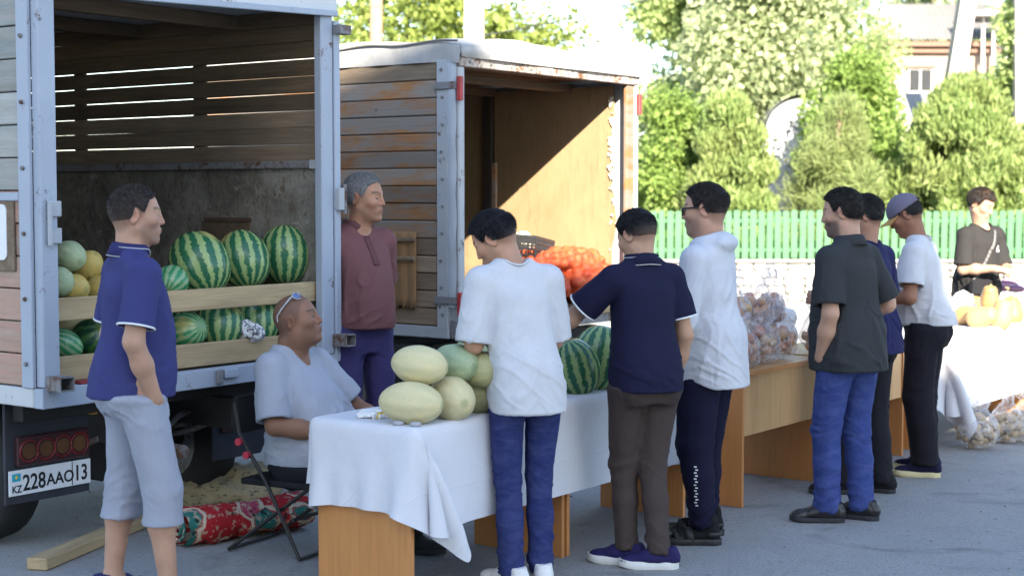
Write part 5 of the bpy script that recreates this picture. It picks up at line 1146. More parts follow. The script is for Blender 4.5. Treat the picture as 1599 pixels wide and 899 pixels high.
p = on_b(388, 517, .12); lump('cloth_bundle', [((0, 0, 0), (.055, .045, .045)), ((.04, -.01, -.01), (.04, .04, .035)), ((-.03, 0, .02), (.04, .035, .03))], .005, M_print('grey_print_cloth', (.58, .58, .58), (.09, .10, .12), 45, .52), p, noise=(.012, 34), label='grey and white cloth bundle tucked between the boards beside watermelons', cat='cloth bundle')
# on the tables
TM = 'melons piled on the nearest table'
def tm(px, py, z, hw, hh, kind, axis, label, seed=0):
    p = at_z(px, py, z); k = p.y / F; melon(kind, p, hh * k, hw * k, axis, label, TM, 'melon', 'melon', seed); return p
TMEL = [(642, 629, .836, 52, 34, 'y', (.96, -.25, -.06), 'pale yellow oval melon at the front of the pile, resting on flat pebbles', 0), (705, 622, .834, 46, 35, 'y', (.45, -.86, -.05), 'yellow melon end on, second in the bottom row of the pile', 1), (741, 613, .832, 46, 34, 'o', (.5, -.84, .05), 'olive melon third in the bottom row, beside the man in white', 0),
        (655, 570, .985, 46, 31, 'y', (.95, -.28, -.12), 'pale yellow green melon on top at the left of the pile', 2), (711, 567, .975, 43, 30, 'g', (.7, -.68, -.06), 'green melon lying on top in the middle of the pile', 0), (752, 577, .945, 40, 29, 'o', (.6, -.75, .0), 'dull olive melon on top, mostly behind the man in white', 1), (742, 550, .955, 36, 27, 'g', (.85, -.5, .1), 'highest green melon of the pile, at the elbow of the man in white', 1), (782, 606, .832, 42, 33, 'y', (.55, -.8, 0), 'melon at the far end of the bottom row, behind the man in white', 1)]
for px, py, z, hw, hh, kind, axis, label, seed in TMEL: tm(px, py, z, hw, hh, kind, axis, label, seed)
p = at_z(898, 574, .87); melon('w', p, 40 * p.y / F, 46 * p.y / F, (-.28, -.10, .95), 'striped watermelon standing on the cloth between two men, left one', 'watermelons standing on the white cloth', seed=0, roll=.5)
p = at_z(935, 560, .895); melon('w', p, 44 * p.y / F, 53 * p.y / F, (.18, .1, .97), 'tall striped watermelon behind the arm of the man in the navy polo', 'watermelons standing on the white cloth', seed=2, roll=2.5)
p = at_z(995, 566, .86); melon('w', p, .135, .145, (.1, .2, .97), 'watermelon on the cloth hidden behind the man in the navy polo', 'watermelons standing on the white cloth', seed=1, roll=1)
for i, (px, py) in enumerate(((622, 660), (649, 662))): lump('pebble', [((0, 0, 0), (.026, .018, .012))], .004, M_plain('grey_pebble', (.34, .34, .36), .7) if i == 0 else bpy.data.materials['grey_pebble'], at_z(px, py, .760), label=('flat grey pebble under the front melon, left one', 'flat grey pebble under the front melon, right one')[i], cat='pebble', noise=(.001, 20))
def M_packet():
    t = NT('printed_plastic'); v = t.coord('Object'); x, y, z = t.sep(v); n = t.noise(v, 30, 2); c = t.mix(t.ramp(t.noise(v, 22, 1), [(.60, 0.0), (.62, 1.0)]), (.74, .74, .74), (.55, .05, .05)); c = t.mix(t.ramp(t.noise(v, 17, 1), [(.64, 0.0), (.66, 1.0)]), c, (.70, .50, .04)); t.base(c, .3, 0, .5); return t.m
lump('plastic_bag', [((0, 0, .005), (.05, .035, .016)), ((.05, .01, .0), (.035, .03, .02)), ((-.05, .005, 0), (.04, .025, .012))], .0045, M_packet(), at_z(588, 648, .763), noise=(.012, 38), flat=-.008, label='crumpled white plastic bag with red and yellow print beside the front melon', cat='plastic bag')

# ================================================================ load of the second truck
def M_net():
    t = NT('red_net'); v = t.coord('Object'); n = t.noise(v, 9, 4); net = t.vor(v, 120, 'DISTANCE_TO_EDGE'); on = t.noise(v, 18, 2)
    c = t.mix(t.ramp(on, [(.4, 0.0), (.65, 1.0)]), (.40, .060, .024), (.50, .125, .042)); c = t.mix(t.ramp(net, [(.0, .8), (.12, 0.0)]), c, (.44, .028, .018)); t.base(c, .5, 0, .3); t.bump(t.ramp(net, [(.0, 1.0), (.2, 0.0)]), .3, .003); return t.m
NET = M_net()
def onion_sack(loc, size, rz, label, seed, r=.036, fold=.3):
    rng = np.random.default_rng(seed); lx, ly, lz = size; V = Vol((-lx - .06, -ly - .06, -.02), (lx + .06, ly + .06, lz * 2 + .08), .0085)
    V.ell((0, 0, lz), (lx * .985, ly * .985, lz * .985), .01); n = 0; pts = []
    for _ in range(2500):
        d = rng.normal(size=3); d /= np.linalg.norm(d); p = np.array([0, 0, lz]) + d * np.array([lx, ly, lz]) * .93
        if p[2] < .02 or any(np.sum((p - q) ** 2) < (1.55 * r) ** 2 for q in pts): continue
        pts.append(p); V.ell(p, (r, r, r), .012)
    P, Q = V.surf(); N = vnormals(P, Q); top = smooth01((P[:, 2] - lz * 1.1) / lz); P = P + N * (fold * .03 * top * (1 - 1.5 * np.abs(fbm(P * np.array([7, 12, 7]) + seed, 3))))[:, None]
    return link('onion_sack', mesh_np('onion_sack', P, Q, NET), None, loc, (0, 0, rz), label=label, cat='onion sack', group='red net sacks of onions')
def pb(px, py, b, z): p = at_b(px, py, 1.96 + b); return Vector((p.x, p.y, z))
onion_sack(pb(838, 450, .34, .92), (.27, .21, .125), TH + .1, 'red net onion sack at the left, under the black crate', 1, .040, .0)
onion_sack(pb(912, 450, .30, .92), (.30, .23, .150), TH + .15, 'red net onion sack showing its onions at the back edge of the truck', 2, .042, .0)
onion_sack(pb(872, 420, .46, 1.13), (.52, .27, .085), TH - .15, 'slack red net sack lying on top of the other onion sacks', 3, .036, .12)
onion_sack(pb(965, 440, .55, .92), (.20, .22, .14), TH + .4, 'red net onion sack against the plywood wall', 4, .036)
def crate():
    root = empty('plastic_crate', pb(822, 392, .55, 1.23), TH + R(18), label='black ventilated plastic crate on the onion sacks', cat='crate'); root.rotation_euler = (R(4), R(7), TH + R(14)); blk = M_plain('black_plastic', (.020, .021, .024), .45, .15); w_, d_, h_ = .36, .26, .17
    m = MB(); m.box((0, 0, .006), (w_, d_, .012)); m.build('base', blk, root)
    for s in (-1, 1):
        for ax in (0, 1):
            L = (w_, d_)[ax]; o = (d_, w_)[ax] / 2; m = MB()
            for z in (.03, .075, .12, h_ - .012): m.box((0, 0, z), (L, .010, .016 if z < .15 else .028), bev=.002)
            n = int(L / .032)
            for i in range(n + 1): m.box((-L / 2 + L * i / n, 0, h_ / 2), (.009, .012, h_), bev=.002)
            m.build('side', blk, root, ((0, s * o, 0) if ax == 0 else (s * o, 0, 0)), (0, 0, ax * math.pi / 2), kind=None)
crate()
lump('sack', [((0, 0, .07), (.14, .11, .09)), ((.05, 0, .13), (.08, .07, .07)), ((-.06, .02, .12), (.07, .06, .05))], .008, M_cloth('pale_sacking', (.52, .47, .38)), pb(806, 380, .85, 1.22), noise=(.018, 16), label='pale cloth sack behind the black crate in the truck', cat='sack')
lump('plastic_bag', [((0, 0, .10), (.08, .06, .10)), ((.0, .0, .2), (.04, .03, .05))], .006, M_print('green_print_plastic', (.70, .70, .68), (.03, .30, .10), 9, .58), S(2.79 + .16, 1.96 + .14, .925), noise=(.014, 24), label='white and green plastic bag just inside the canvas truck', cat='plastic bag')

# ================================================================ bags of onions, potatoes
def M_poly():
    t = NT('clear_polythene'); v = t.coord('Object', rnd=True); n = t.noise(v, 16, 5, .7, 1.0); tr = t.n('BsdfTransparent'); tr.inputs[0].default_value = (.97, .97, .98, 1); mx = t.n('MixShader'); t.base((.82, .81, .82), .22, 0, .6); 
    t.b.inputs['Transmission Weight'].default_value = 0; t.bump(n, .6, .01); lw = t.n('LayerWeight'); lw.inputs[0].default_value = .35
    f = t.math('ADD', t.math('MULTIPLY', t.ramp(n, [(.44, 0.0), (.66, 1.0)]), .36), t.math('MULTIPLY', lw.outputs['Facing'], .26)); t.set(mx.inputs[0], t.math('ADD', f, .06, clamp=True)); t.t.links.new(tr.outputs[0], mx.inputs[1]); t.t.links.new(t.b.outputs[0], mx.inputs[2]); t.t.links.new(mx.outputs[0], t.out.inputs[0]); return t.m
POLY = M_poly()
def bag_mesh(seed, rx, ry, h):
    rng = np.random.default_rng(seed); V = Vol((-rx - .06, -ry - .06, -.01), (rx + .06, ry + .06, h * 2.0), .007)
    V.ell((0, 0, h * .52), (rx, ry, h * .55), .01)
    for i in range(7): a = rng.random() * 6.28; V.ell((math.cos(a) * rx * .72, math.sin(a) * ry * .72, h * (.3 + .4 * rng.random())), (.045, .045, .05), .02)
    V.cone((0, 0, h * .9), (0, 0, h * 1.15), .06, .03, .05)
    for s in (-1, 1):
        q = [np.array([s * .02, 0, h * 1.05]), np.array([s * (.045 + .02 * rng.random()), .01 * s, h * 1.36]), np.array([s * (.075 + .03 * rng.random()), -.01 * s, h * 1.50 + .04 * rng.random()])]
        V.cone(q[0], q[1], .040, .030, .02, sq=((0, 1, 0), .4)); V.cone(q[1], q[2], .030, .012, .015, sq=((0, 1, 0), .5))
    np.maximum(V.G, .004 - axes_of(V)[2] + 0 * axes_of(V)[0] + 0 * axes_of(V)[1], out=V.G)
    P, Q = V.surf(); N = vnormals(P, Q); up = smooth01((P[:, 2] - h * .7) / (h * .5)); P = P + N * ((.004 + .008 * up) * (1 - 1.7 * np.abs(fbm(P * np.array([26, 26, 13]) + seed, 3))))[:, None]; return mesh_np('carrier_bag', P, Q, POLY)
def M_onion(name, c1, c2): t = NT(name); v = t.coord('Object', rnd=True); x, y, z = t.sep(t.coord('Object')); ang = t.math('ARCTAN2', y, x); s = t.noise(t.coord('Object', (1, 1, .2), True), 60, 3); r = t.n('ObjectInfo').outputs['Random']; t.base(t.mix(t.math('MULTIPLY', s, .6), t.mix(r, c1, c2), mul(c1, .5)), .4, 0, .4); return t.m
ON_M = M_onion('onion_skin', (.58, .20, .08), (.66, .46, .22)); PO_M = M_onion('potato_skin', (.52, .37, .19), (.42, .29, .14))
def bulb(name, mat, ky, seed, tip):
    V = []; nu, nv = 14, 9
    for i in range(nu):
        for j in range(nv + 1): th = math.pi * j / nv; a = 2 * math.pi * i / nu; z = math.cos(th) * (.92 + (.30 * math.exp(-(th / .35) ** 2) if tip else 0)); V.append((math.sin(th) * math.cos(a), math.sin(th) * math.sin(a) * ky, z))
    V = np.array(V); V += (.10 * fbm(V * 1.6 + seed, 2))[:, None] * V * (0 if tip else 1); ii = np.arange(nu * (nv + 1)).reshape(nu, nv + 1); jj = np.roll(ii, -1, 0); return mesh_np(name, V, np.stack([ii[:, :-1], ii[:, 1:], jj[:, 1:], jj[:, :-1]], -1).reshape(-1, 4), mat)
ONI = [bulb('onion', ON_M, 1, i, True) for i in range(2)]; POT = [bulb('potato', PO_M, .85, i, False) for i in range(4)]
def fill(kind, loc, rx, ry, h, n, seed, label, group, z1=.95):
    rng = np.random.default_rng(seed); pts = []; r = .031 if kind == 'onion' else .030
    for _ in range(4000):
        if len(pts) >= n: break
        d = rng.normal(size=3); d /= np.linalg.norm(d); q = rng.random() ** .25; p = np.array([d[0] * (rx - r * .7) * q, d[1] * (ry - r * .7) * q, h * .52 + d[2] * (h * .5 - r * .6) * q])
        if p[2] < r * .9 or p[2] > h * z1 or any(np.sum((p - o) ** 2) < (1.75 * r) ** 2 for o in pts): continue
        pts.append(p)
    for p in pts:
        o = link(kind, (ONI if kind == 'onion' else POT)[rng.integers(0, 2 if kind == 'onion' else 4)], None, Vector(loc) + Vector(p), tuple(rng.random(3) * 6.28), label=label, cat=kind, group=group); s = r * (.85 + .35 * rng.random()); o.scale = (s, s, s * (1 if kind == 'onion' else 1.25))
BAG = [bag_mesh(i, .105 + .006 * i, .085, .185 + .012 * i) for i in range(3)]
desc = ['clear bag of onions with a blue printed badge at the table front', 'clear bag of onions in the front row, next to the badge bag', 'tall clear bag of onions in the front row, left of the man in jeans', 'clear bag of onions in the middle row behind the badge bag', 'clear bag of onions in the middle row with knotted handles', 'clear bag of onions in the middle row behind the tallest bag', 'clear bag of onions at the back edge of the bare table', 'clear bag of onions on the next table, behind the man in jeans', 'last clear bag of onions on the next table behind the men', 'upper clear bag of onions lying on the front row near the hooded man', 'upper clear bag of onions resting on the middle of the row', 'topmost clear bag of onions at the right, beside the charcoal polo']
spots = [(2.80, .02), (3.08, .05), (3.36, .06), (2.86, .22), (3.15, .25), (3.44, .25), (3.30, .36), (3.86, .05), (4.15, .10), (2.98, .16, .185), (3.26, .18, .185), (3.50, .20, .175)]
for i, (a, b, *dz) in enumerate(spots):
    p = S(a, b - .04, .747 + (dz[0] if dz else 0)); bg_ = link('carrier_bag', BAG[i % 3], None, p, (0, 0, TH + (i * 1.7) % 3), label=desc[i], cat='plastic bag', group='bags of onions on the bare tables'); bg_.scale = (1, 1, 1.0 + .05 * (i % 3)); fill('onion', p, .102, .082, .20, 17, i, 'onion inside the ' + desc[i].replace('clear bag of onions', 'clear bag'), 'onions in clear bag ' + 'abcdefghijkl'[i])
    if i == 0:
        m = MB(); n_ = 20; c = p + UA * -.02 - VB * .108 + Vector((0, 0, .085)); o = empty('badge', c)
        bpy.data.objects.remove(o); pts = [(.020 * math.cos(q), 0, .026 * math.sin(q) - .006 * (math.sin(q) < 0) * abs(math.cos(q))) for q in np.linspace(0, 6.283, n_, endpoint=False)]; m.add([(x, -.001, z) for x, _, z in pts] + [(x, .001, z) for x, _, z in pts], [tuple(range(n_)), tuple(range(n_, 2 * n_))[::-1]]); bd = m.build('printed_badge', M_plain('badge_blue', (.03, .06, .40), .4, .1), bg_); bd.matrix_world = Matrix.Translation(c) @ Matrix.Rotation(TH - .3, 4, 'Z')
PB = [bag_mesh(7 + i, .15 - .02 * i, .12, .25) for i in range(2)]
pdesc = ['wide clear bag of potatoes on the asphalt, nearest of the three', 'clear bag of potatoes with a looped handle, middle of the three', 'clear bag of potatoes cut by the right edge of the photo']
for i, (px, py, n) in enumerate(((1527, 700, 42), (1572, 690, 24), (1606, 688, 20))):
    p = at_z(px, py, .002); bg_ = link('carrier_bag', PB[i > 0], None, p, (0, 0, .4 + i), label=pdesc[i], cat='plastic bag', group='bags of potatoes on the ground'); bg_.scale = (1.0, 1.0, .95); fill('potato', p, .148 - .02 * (i > 0), .115, .23, n, 40 + i, 'potato inside the ' + pdesc[i].replace('clear bag of potatoes', 'clear bag'), 'potatoes in clear bag ' + 'abc'[i])
# ---------------------------------------------------------------- far table
PUM = M_plain('butternut_skin', (.40, .24, .10), .45, .15, 4); PUM2 = M_plain('tan_pumpkin_skin', (.27, .155, .06), .5, .2, 5)
def pumpkin(px, py, z, s, rot, label, mat=PUM):
    V = []; prof = [(0, -.09), (.045, -.086), (.068, -.06), (.074, -.03), (.068, .01), (.058, .045), (.054, .07), (.046, .088), (.026, .098), (.0, .100)]; n = 20
    for r, z_ in prof: V += [(r * math.cos(a) * (1 + .03 * math.cos(5 * a)), r * math.sin(a) * (1 + .03 * math.cos(5 * a)), z_) for a in np.linspace(0, 6.2832, n, endpoint=False)]
    m = MB(); m.add(V, [(i * n + k, i * n + (k + 1) % n, (i + 1) * n + (k + 1) % n, (i + 1) * n + k) for i in range(len(prof) - 1) for k in range(n)], True); root = m.build('pumpkin', mat, None, at_z(px, py, z), rot); root.scale = (s, s, s); tag(root, label, 'pumpkin', 'butternut pumpkins on the far table'); md = root.modifiers.new('s', 'SUBSURF'); md.levels = md.render_levels = 1
    m = MB(); m.cyl((0, 0, .096), (.006, 0, .112), .009, .007, 7); m.build('stalk', M_plain('stalk', (.22, .17, .08), .8) if 'stalk' not in bpy.data.materials else bpy.data.materials['stalk'], root)
pumpkin(1545, 466, .93, 1.0, (.2, 0, 0), 'small upright tan pumpkin on top of the others', PUM2)
pumpkin(1563, 492, .83, 1.2, (.15, .2, 0), 'standing butternut pumpkin at the front right of the heap'); pumpkin(1580, 486, .83, 1.15, (-.1, .25, 1), 'tan pumpkin at the right end of the heap', PUM2); pumpkin(1532, 495, .825, 1.15, (1.3, 0, .9), 'pale butternut pumpkin lying at the front left of the heap'); pumpkin(1510, 492, .825, 1.1, (1.4, 0, .3), 'leftmost pale butternut pumpkin beside the cap wearer'); pumpkin(1515, 474, .86, 1.0, (1.5, 0, 1.6), 'butternut pumpkin lying at the back of the heap', PUM2)
AUB = M_plain('aubergine_skin', (.018, .006, .022), .12, .3, 5, spec=.6)
for i, (px, py, rz) in enumerate(((1560, 450, .3), (1574, 444, .1), (1588, 451, .5))):
    m = MB(); k = 14; n = 12; ts = np.linspace(0, 1, k); rr = [.040 * math.sin(math.pi * min(1, .06 + .94 * t) ** .8) ** .55 * (1 - .35 * (1 - t)) + .002 for t in ts]; m.tube([(-.10 + .20 * t, .02 * math.sin(3 * t), 0) for t in ts], rr, n)
    o = m.build('aubergine', AUB, None, at_z(px, py, .92), (0, .05, rz)); tag(o, ('glossy dark aubergine nearest the boy', 'glossy dark aubergine in the middle of three', 'glossy dark aubergine nearest the purple bag')[i], 'aubergine', 'aubergines on the far table'); m = MB(); m.cyl((-.10, 0, 0), (-.135, 0, .01), .014, .008, 7); m.build('stalk', bpy.data.materials['stalk'], o)
p = at_z(1574, 460, .83); lump('vegetable_crate', [((0, 0, 0), (.26, .17, .05))], .012, M_cloth('white_sacking', (.70, .69, .68)), (p.x, p.y, .80), TH, noise=(.006, 14), label='folded white sack under the aubergines', cat='sack')
lump('plastic_bag', [((0, 0, .09), (.16, .13, .10)), ((.05, 0, .15), (.10, .08, .07))], .009, M_print('purple_polythene', (.42, .28, .40), (.52, .40, .50), 6), at_z(1592, 462, .78), noise=(.018, 14), label='pale purple plastic bag at the right edge behind the aubergines', cat='plastic bag')
lump('plastic_bag', [((0, 0, .08), (.12, .09, .09)), ((.02, 0, .15), (.07, .05, .07))], .008, M_cloth('white_polythene', (.78, .77, .76), .4), at_z(1500, 500, .75), noise=(.016, 18), label='bright white plastic bag between the cap wearer and the pumpkins', cat='plastic bag')
lump('sack', [((0, 0, .10), (.13, .11, .11)), ((.03, .02, .20), (.10, .08, .07)), ((-.06, 0, .05), (.08, .08, .06))], .009, M_cloth('white_woven_sack', (.50, .50, .50)), S(4.30, .50, .70), noise=(.014, 13), label='white woven sack standing behind the onion bags, beside the man in charcoal', cat='sack')
# ================================================================ on the ground
m = MB(); m.box((0, 0, 0), (1.35, .105, .055), bev=.006); a = at_z(58, 880, .03); b_ = at_z(236, 806, .03); d = (b_ - a); m.build('timber_beam', PINE, None, (a + b_) / 2 + d * .02 + Vector((0, 0, .0)), (0, 0, math.atan2(d.y, d.x)), label='squared timber beam lying on the asphalt beside the rolled carpet', cat='timber').scale = (d.length * 1.05 / 1.35, 1, 1)
def M_carpet():
    t = NT('carpet'); v = t.coord('Object'); n = t.noise(v, 3, 4, .6, 0, False); vv = t.mix(.14, v, n); c1 = t.vor(vv, 7.0); c2 = t.vor(vv, 7.0, out=1); r, g, b = t.sep(c2); f = t.noise(v, 26, 4, .7)
    col = t.mix(t.ramp(c1, [(.30, 1.0), (.36, 0.0)]), (.36, .022, .028), t.mix(t.ramp(r, [(.45, 0.0), (.5, 1.0)]), (.03, .15, .13), (.38, .06, .11))); col = t.mix(t.ramp(t.math('ABSOLUTE', t.math('SUBTRACT', c1, .42)), [(.045, 1.0), (.06, 0.0)]), col, (.50, .43, .32)); col = t.mix(t.ramp(f, [(.54, 0.0), (.6, .8)]), col, (.40, .33, .24)); col = t.mix(t.ramp(t.noise(v, 15, 3), [(.60, 0.0), (.64, .9)]), col, (.02, .03, .03)); t.base(col, .95, 0, .1); t.bump(t.noise(v, 160, 2), .5, .006); return t.m
def roll():
    p0, p1 = at_z(286, 822, .09), at_z(462, 796, .09); d = p1 - p0; L = d.length * 1.1; n, k = 60, 26
    V = []
    for i in range(n + 1):
        for j in range(k): t = i / n; a = 2 * math.pi * j / k; r = .098 * (1 + .10 * math.sin(t * 7 + 1) + .06 * math.sin(3 * a + t * 5)); V.append((L * (t - .5), math.cos(a) * r * 1.2, max(-.086, math.sin(a) * r * .88)))
    V = np.array(V); V += (.010 * fbm(V * 16, 3))[:, None] * np.array([0, 1, 1]); ii = np.arange((n + 1) * k).reshape(n + 1, k); jj = np.roll(ii, -1, 1); Q = np.stack([ii[:-1], jj[:-1], jj[1:], ii[1:]], -1).reshape(-1, 4); me = mesh_np('rolled_carpet', V, Q, M_carpet()); o = link('rolled_carpet', me, None, (p0 + p1) / 2, (0, 0, math.atan2(d.y, d.x)), label='rolled red carpet with floral pattern lying beside the folding chair', cat='carpet')
    m = MB(); m.tube([(-L / 2 + .0, .09 * (1 - q / 30) * math.cos(q * .62), .08 * (1 - q / 30) * math.sin(q * .62)) for q in range(26)], .008, 6); m.build('carpet_end', M_carpet() if False else bpy.data.materials['carpet'], o)
roll()
def M_sackprint(): 
    t = NT('sack_print'); v = t.coord('Object'); n = t.noise(v, 6, 5, .6); g = t.noise(t.coord('Object', (1, 3, 3)), 20, 4, .7, .5); t.base(t.mix(t.ramp(g, [(.55, 0.0), (.60, .9)]), t.mix(n, (.30, .25, .15), (.42, .36, .23)), (.09, .08, .07)), .9, 0, .15); return t.m
p = at_z(352, 790, .0); lump('burlap_sheet', [((0, 0, .06), (.30, .16, .11)), ((-.16, -.03, .03), (.16, .13, .07)), ((.14, .02, .07), (.16, .14, .12)), ((.05, .0, .12), (.14, .10, .07))], .010, M_sackprint(), p + VB * .02 + Vector((.0, .16, 0)), R(20), noise=(.022, 8), flat=.003, label='crumpled beige printed sacking heaped behind the rolled carpet', cat='sacking')
lump('vegetable_leaf', [((0, 0, .03), (.05, .04, .035)), ((.04, .0, .03), (.03, .03, .03))], .006, M_plain('cabbage_green', (.07, .20, .05), .6), at_z(1165, 700, 0), noise=(.012, 30), flat=.002, label='scrap of green cabbage on the asphalt between the tables', cat='cabbage')
# ================================================================ the people
def C_(n, c, **k): return M_cloth(n, c, **k)
def M_denim(name, c):
    t = NT(name); v = t.coord('Object'); f = t.noise(v, 11, 5, .65); g = t.noise(t.coord('Object', (30, 30, 4)), 9, 3, .6); k = t.ramp(t.noise(t.coord('Object', (1, 1, 2.2)), 9, 5, .65, .6), [(.42, 0.0), (.75, .75)])
    c0 = t.mix(f, mul(c, .8), mul(c, 1.15)); c0 = t.mix(t.math('MULTIPLY', g, .35), c0, mul(c, 1.7)); c0 = t.mix(k, c0, tuple(min(1, x * 1.5 + .03) for x in c)); t.base(c0, .85, 0, .15)
    t.bump(t.math('ADD', t.math('MULTIPLY', t.noise(v, 420, 2), .2), t.math('MULTIPLY', t.noise(t.coord('Object', (1, 1, 1.8)), 24, 4, .6, .5), .5)), .6, .012); return t.m
WHT = M_plain('white_trim', (.72, .72, .72), .7, .05); WTEE = C_('white_jersey', (.53, .53, .55), wr=.6); WTEE2 = C_('white_linen', (.52, .53, .57), wr=1.1)
def hand_in(s): return dict(curl=(.5, .55, .6, .6))
R_, L_ = 'R', 'L'
def legs(r, l, fr, fl, kb=.0): return dict(R=((r[0] * .9 + .01, r[1] * .5 + .03 + kb, .49), (r[0], r[1], .085), fr), L=((l[0] * .9 - .01, l[1] * .5 + .03 + kb, .49), (l[0], l[1], .085), fl))
def put(px, Y): return ((px - 799.5) / F * Y / math.cos(PITCH) * math.cos(PITCH), Y, 0)
GLASS = M_plain('dark_lens', (.012, .012, .014), .08, .1, spec=.6)
def sunglasses(root, q, up=(0, 0, 0), pitch=0, frame=None, lens=None, name='sunglasses'):
    fm = frame or M_plain('black_frame', (.012, .012, .013), .35, .1); o = bpy.data.objects.new(name, None); COL.objects.link(o); o.parent = root; hs = q['hs']
    o.matrix_local = Matrix.Translation(q['hc']) @ q['Rh'].to_4x4() @ Matrix.Scale(hs, 4) @ Matrix.Translation(up) @ Matrix.Rotation(R(pitch), 4, 'X')
    for s in (1, -1):
        pts = [(s * .034 + .026 * math.copysign(abs(math.cos(a)) ** .8, math.cos(a)), .104 - .012 * abs(math.cos(a)) * (1 if s * math.cos(a) > 0 else .1), .003 + .019 * math.copysign(abs(math.sin(a)) ** .8, math.sin(a))) for a in np.linspace(0, 6.2832, 20, endpoint=False)]
        m = MB(); m.add(pts + [(x, y + .002, z) for x, y, z in pts], [tuple(range(20)), tuple(range(20, 40))[::-1]]); m.build('lens', lens or GLASS, o); m = MB(); m.tube(pts, .0022, 5, True); m.tube([(s * .058, .094, .012), (s * .072, .080, .014), (s * .080, .02, .014), (s * .083, -.02, .010), (s * .081, -.04, -.008)], [.0035, .0042, .0038, .003, .003], 6); m.build('frame', fm, o)
    m = MB(); m.tube([(-.010, .106, .008), (0, .109, .011), (.010, .106, .008)], .002, 5); m.build('bridge', fm, o); return o
def print_on(root, target, local_pts, direction, size, mat, name):
    """small printed marks laid on a garment where rays along `direction` meet it"""
    m = MB(); d = Vector(direction).normalized(); r = d.cross(Vector((0, 0, 1))).normalized()
    for p, sx, sz in local_pts:
        ok, loc, nor, _ = target.ray_cast(Vector(p) - d * .4, d)
        if not ok: continue
        n = nor.normalized(); a = n.cross(Vector((0, 0, 1))).normalized(); b = a.cross(n) * -1; c = loc + n * .0025; m.add([c - a * sx - b * sz, c + a * sx - b * sz, c + a * sx + b * sz, c - a * sx + b * sz], [(0, 1, 2, 3)])
    if m.v: return m.build(name, mat, root)
def child(root, name): return [o for o in root.children if o.name.split('.')[0] == name][0]

def patch(root, target, cx, cz, w, h, direction, mat, name, point=.0, off=.0035, stitch=None):
    d = Vector(direction); nu, nv = 8, 8; vs = []
    for i in range(nu + 1):
        for j in range(nv + 1):
            u = i / nu - .5; v = j / nv; x = cx + w * u; z = cz + h * (.5 - v) - point * (1 - 2 * abs(u)) * v
            ok, loc, nor, _ = target.ray_cast(Vector((x, 0, z)) - d * .6, d)
            vs.append(loc + nor.normalized() * off if ok else None)
    if any(v is None for v in vs): return
    m = MB(); n1 = nv + 1; m.add(vs, [(i * n1 + j, (i + 1) * n1 + j, (i + 1) * n1 + j + 1, i * n1 + j + 1) for i in range(nu) for j in range(nv)], True); o = m.build(name, mat, root); md = o.modifiers.new('t', 'SOLIDIFY'); md.thickness = .004; md.offset = 0
    if stitch:
        ring = [vs[i * n1] for i in range(nu + 1)] + [vs[nu * n1 + j] for j in range(1, n1)] + [vs[i * n1 + nv] for i in range(nu - 1, -1, -1)] + [vs[j] for j in range(nv - 1, 0, -1)]
        m = MB(); m.tube(ring, .0016, 4, closed=True); m.build('stitching', stitch, o)
# 1  man in the purple blue polo, seen from behind at the left
PURP = C_('violet_blue_pique', (.041, .044, .142), wr=.9); GSH = C_('grey_melange', (.29, .305, .36), wr=.7)
NAVY_SOLE = M_plain('dark_sole', (.02, .02, .025), .7)
person('man in a violet blue polo and grey knee shorts standing beside the blue truck', put(206, 6.47), R(-62), dict(
    H=1.745, hb=.0048, seed=1, skin=(.43, .25, .17), girth=.87, shw=.163, belly=.02, lean=.01, twist=R(4), head=(-10, -2, 0), hs=1.0, neck_r=.060,
    hair=dict(col=(.042, .030, .026), len=.8, top=.009, side=.0008, fade0=-.01, fade1=.06, rough=.0022, shade=.75), stubble=.4,
    arms=dict(R=((.045, -.06, -.275), (-.045, .095, -.240), dict(dir=(-.55, .25, -1), back=(1, .2, 0), curl=(.5, .6, .6, .6))), L=((-.045, -.03, -.28), (.02, .10, -.24))),
    legs=legs((.125, .10), (-.125, -.07), -10, 14), bare=True,
    trousers=dict(mat=GSH, hem=.345, w=1.20, hemr=.070, knee=.074, stack=.004, hollow=True, short=.34, wr=1.1, top=.99), shirt=dict(mat=PURP, hem=.865, loose=1.04, sleeve=.80, collar=(C_('dark_violet_rib', (.028, .028, .10)), WHT), cuff=WHT, bunch=.007, wr=1.0, se=.074, name='polo_shirt'),
    shoes=dict(mat=C_('blue_slipper', (.03, .035, .12)), sole=NAVY_SOLE)))
# 2  seller in the maroon polo between the trucks
PANT2 = C_('violet_cotton', (.040, .034, .105))
r2, q2 = person('grey haired man in a maroon polo standing between the two trucks', put(563, 8.62), R(-141), dict(
    H=1.82, hb=.0046, seed=2, skin=(.38, .20, .125), girth=.92, shw=.158, belly=.04, lean=-.01, neck=(-.025, .06, .152), head=(30, -4, 3), hs=1.03, neck_r=.062, face=dict(fat=.3),
    hair=dict(col=(.05, .05, .052), top=.013, side=.005, grey=.75, rough=.003, shade=.5, front=.076), stubble=.25,
    arms=dict(R=((.06, -.06, -.28), (-.10, -.16, -.18)), L=((-.055, -.07, -.28), (.10, -.16, -.18))), legs=legs((.11, .0), (-.11, .0), -10, 10),
    trousers=dict(mat=PANT2, hem=.05, w=1.1), shirt=dict(mat=C_('maroon_pique', (.150, .066, .068), wr=.8), hem=.93, loose=1.0, sleeve=.80, collar=(C_('maroon_rib', (.11, .048, .052)), None), name='polo_shirt', wr=1.0, hemw=.93), shoes=dict(mat=RUB, sole=NAVY_SOLE)))
patch(r2, child(r2, 'polo_shirt'), .0, 1.335, .034, .15, (0, -1, 0), bpy.data.materials['maroon_rib'], 'placket')
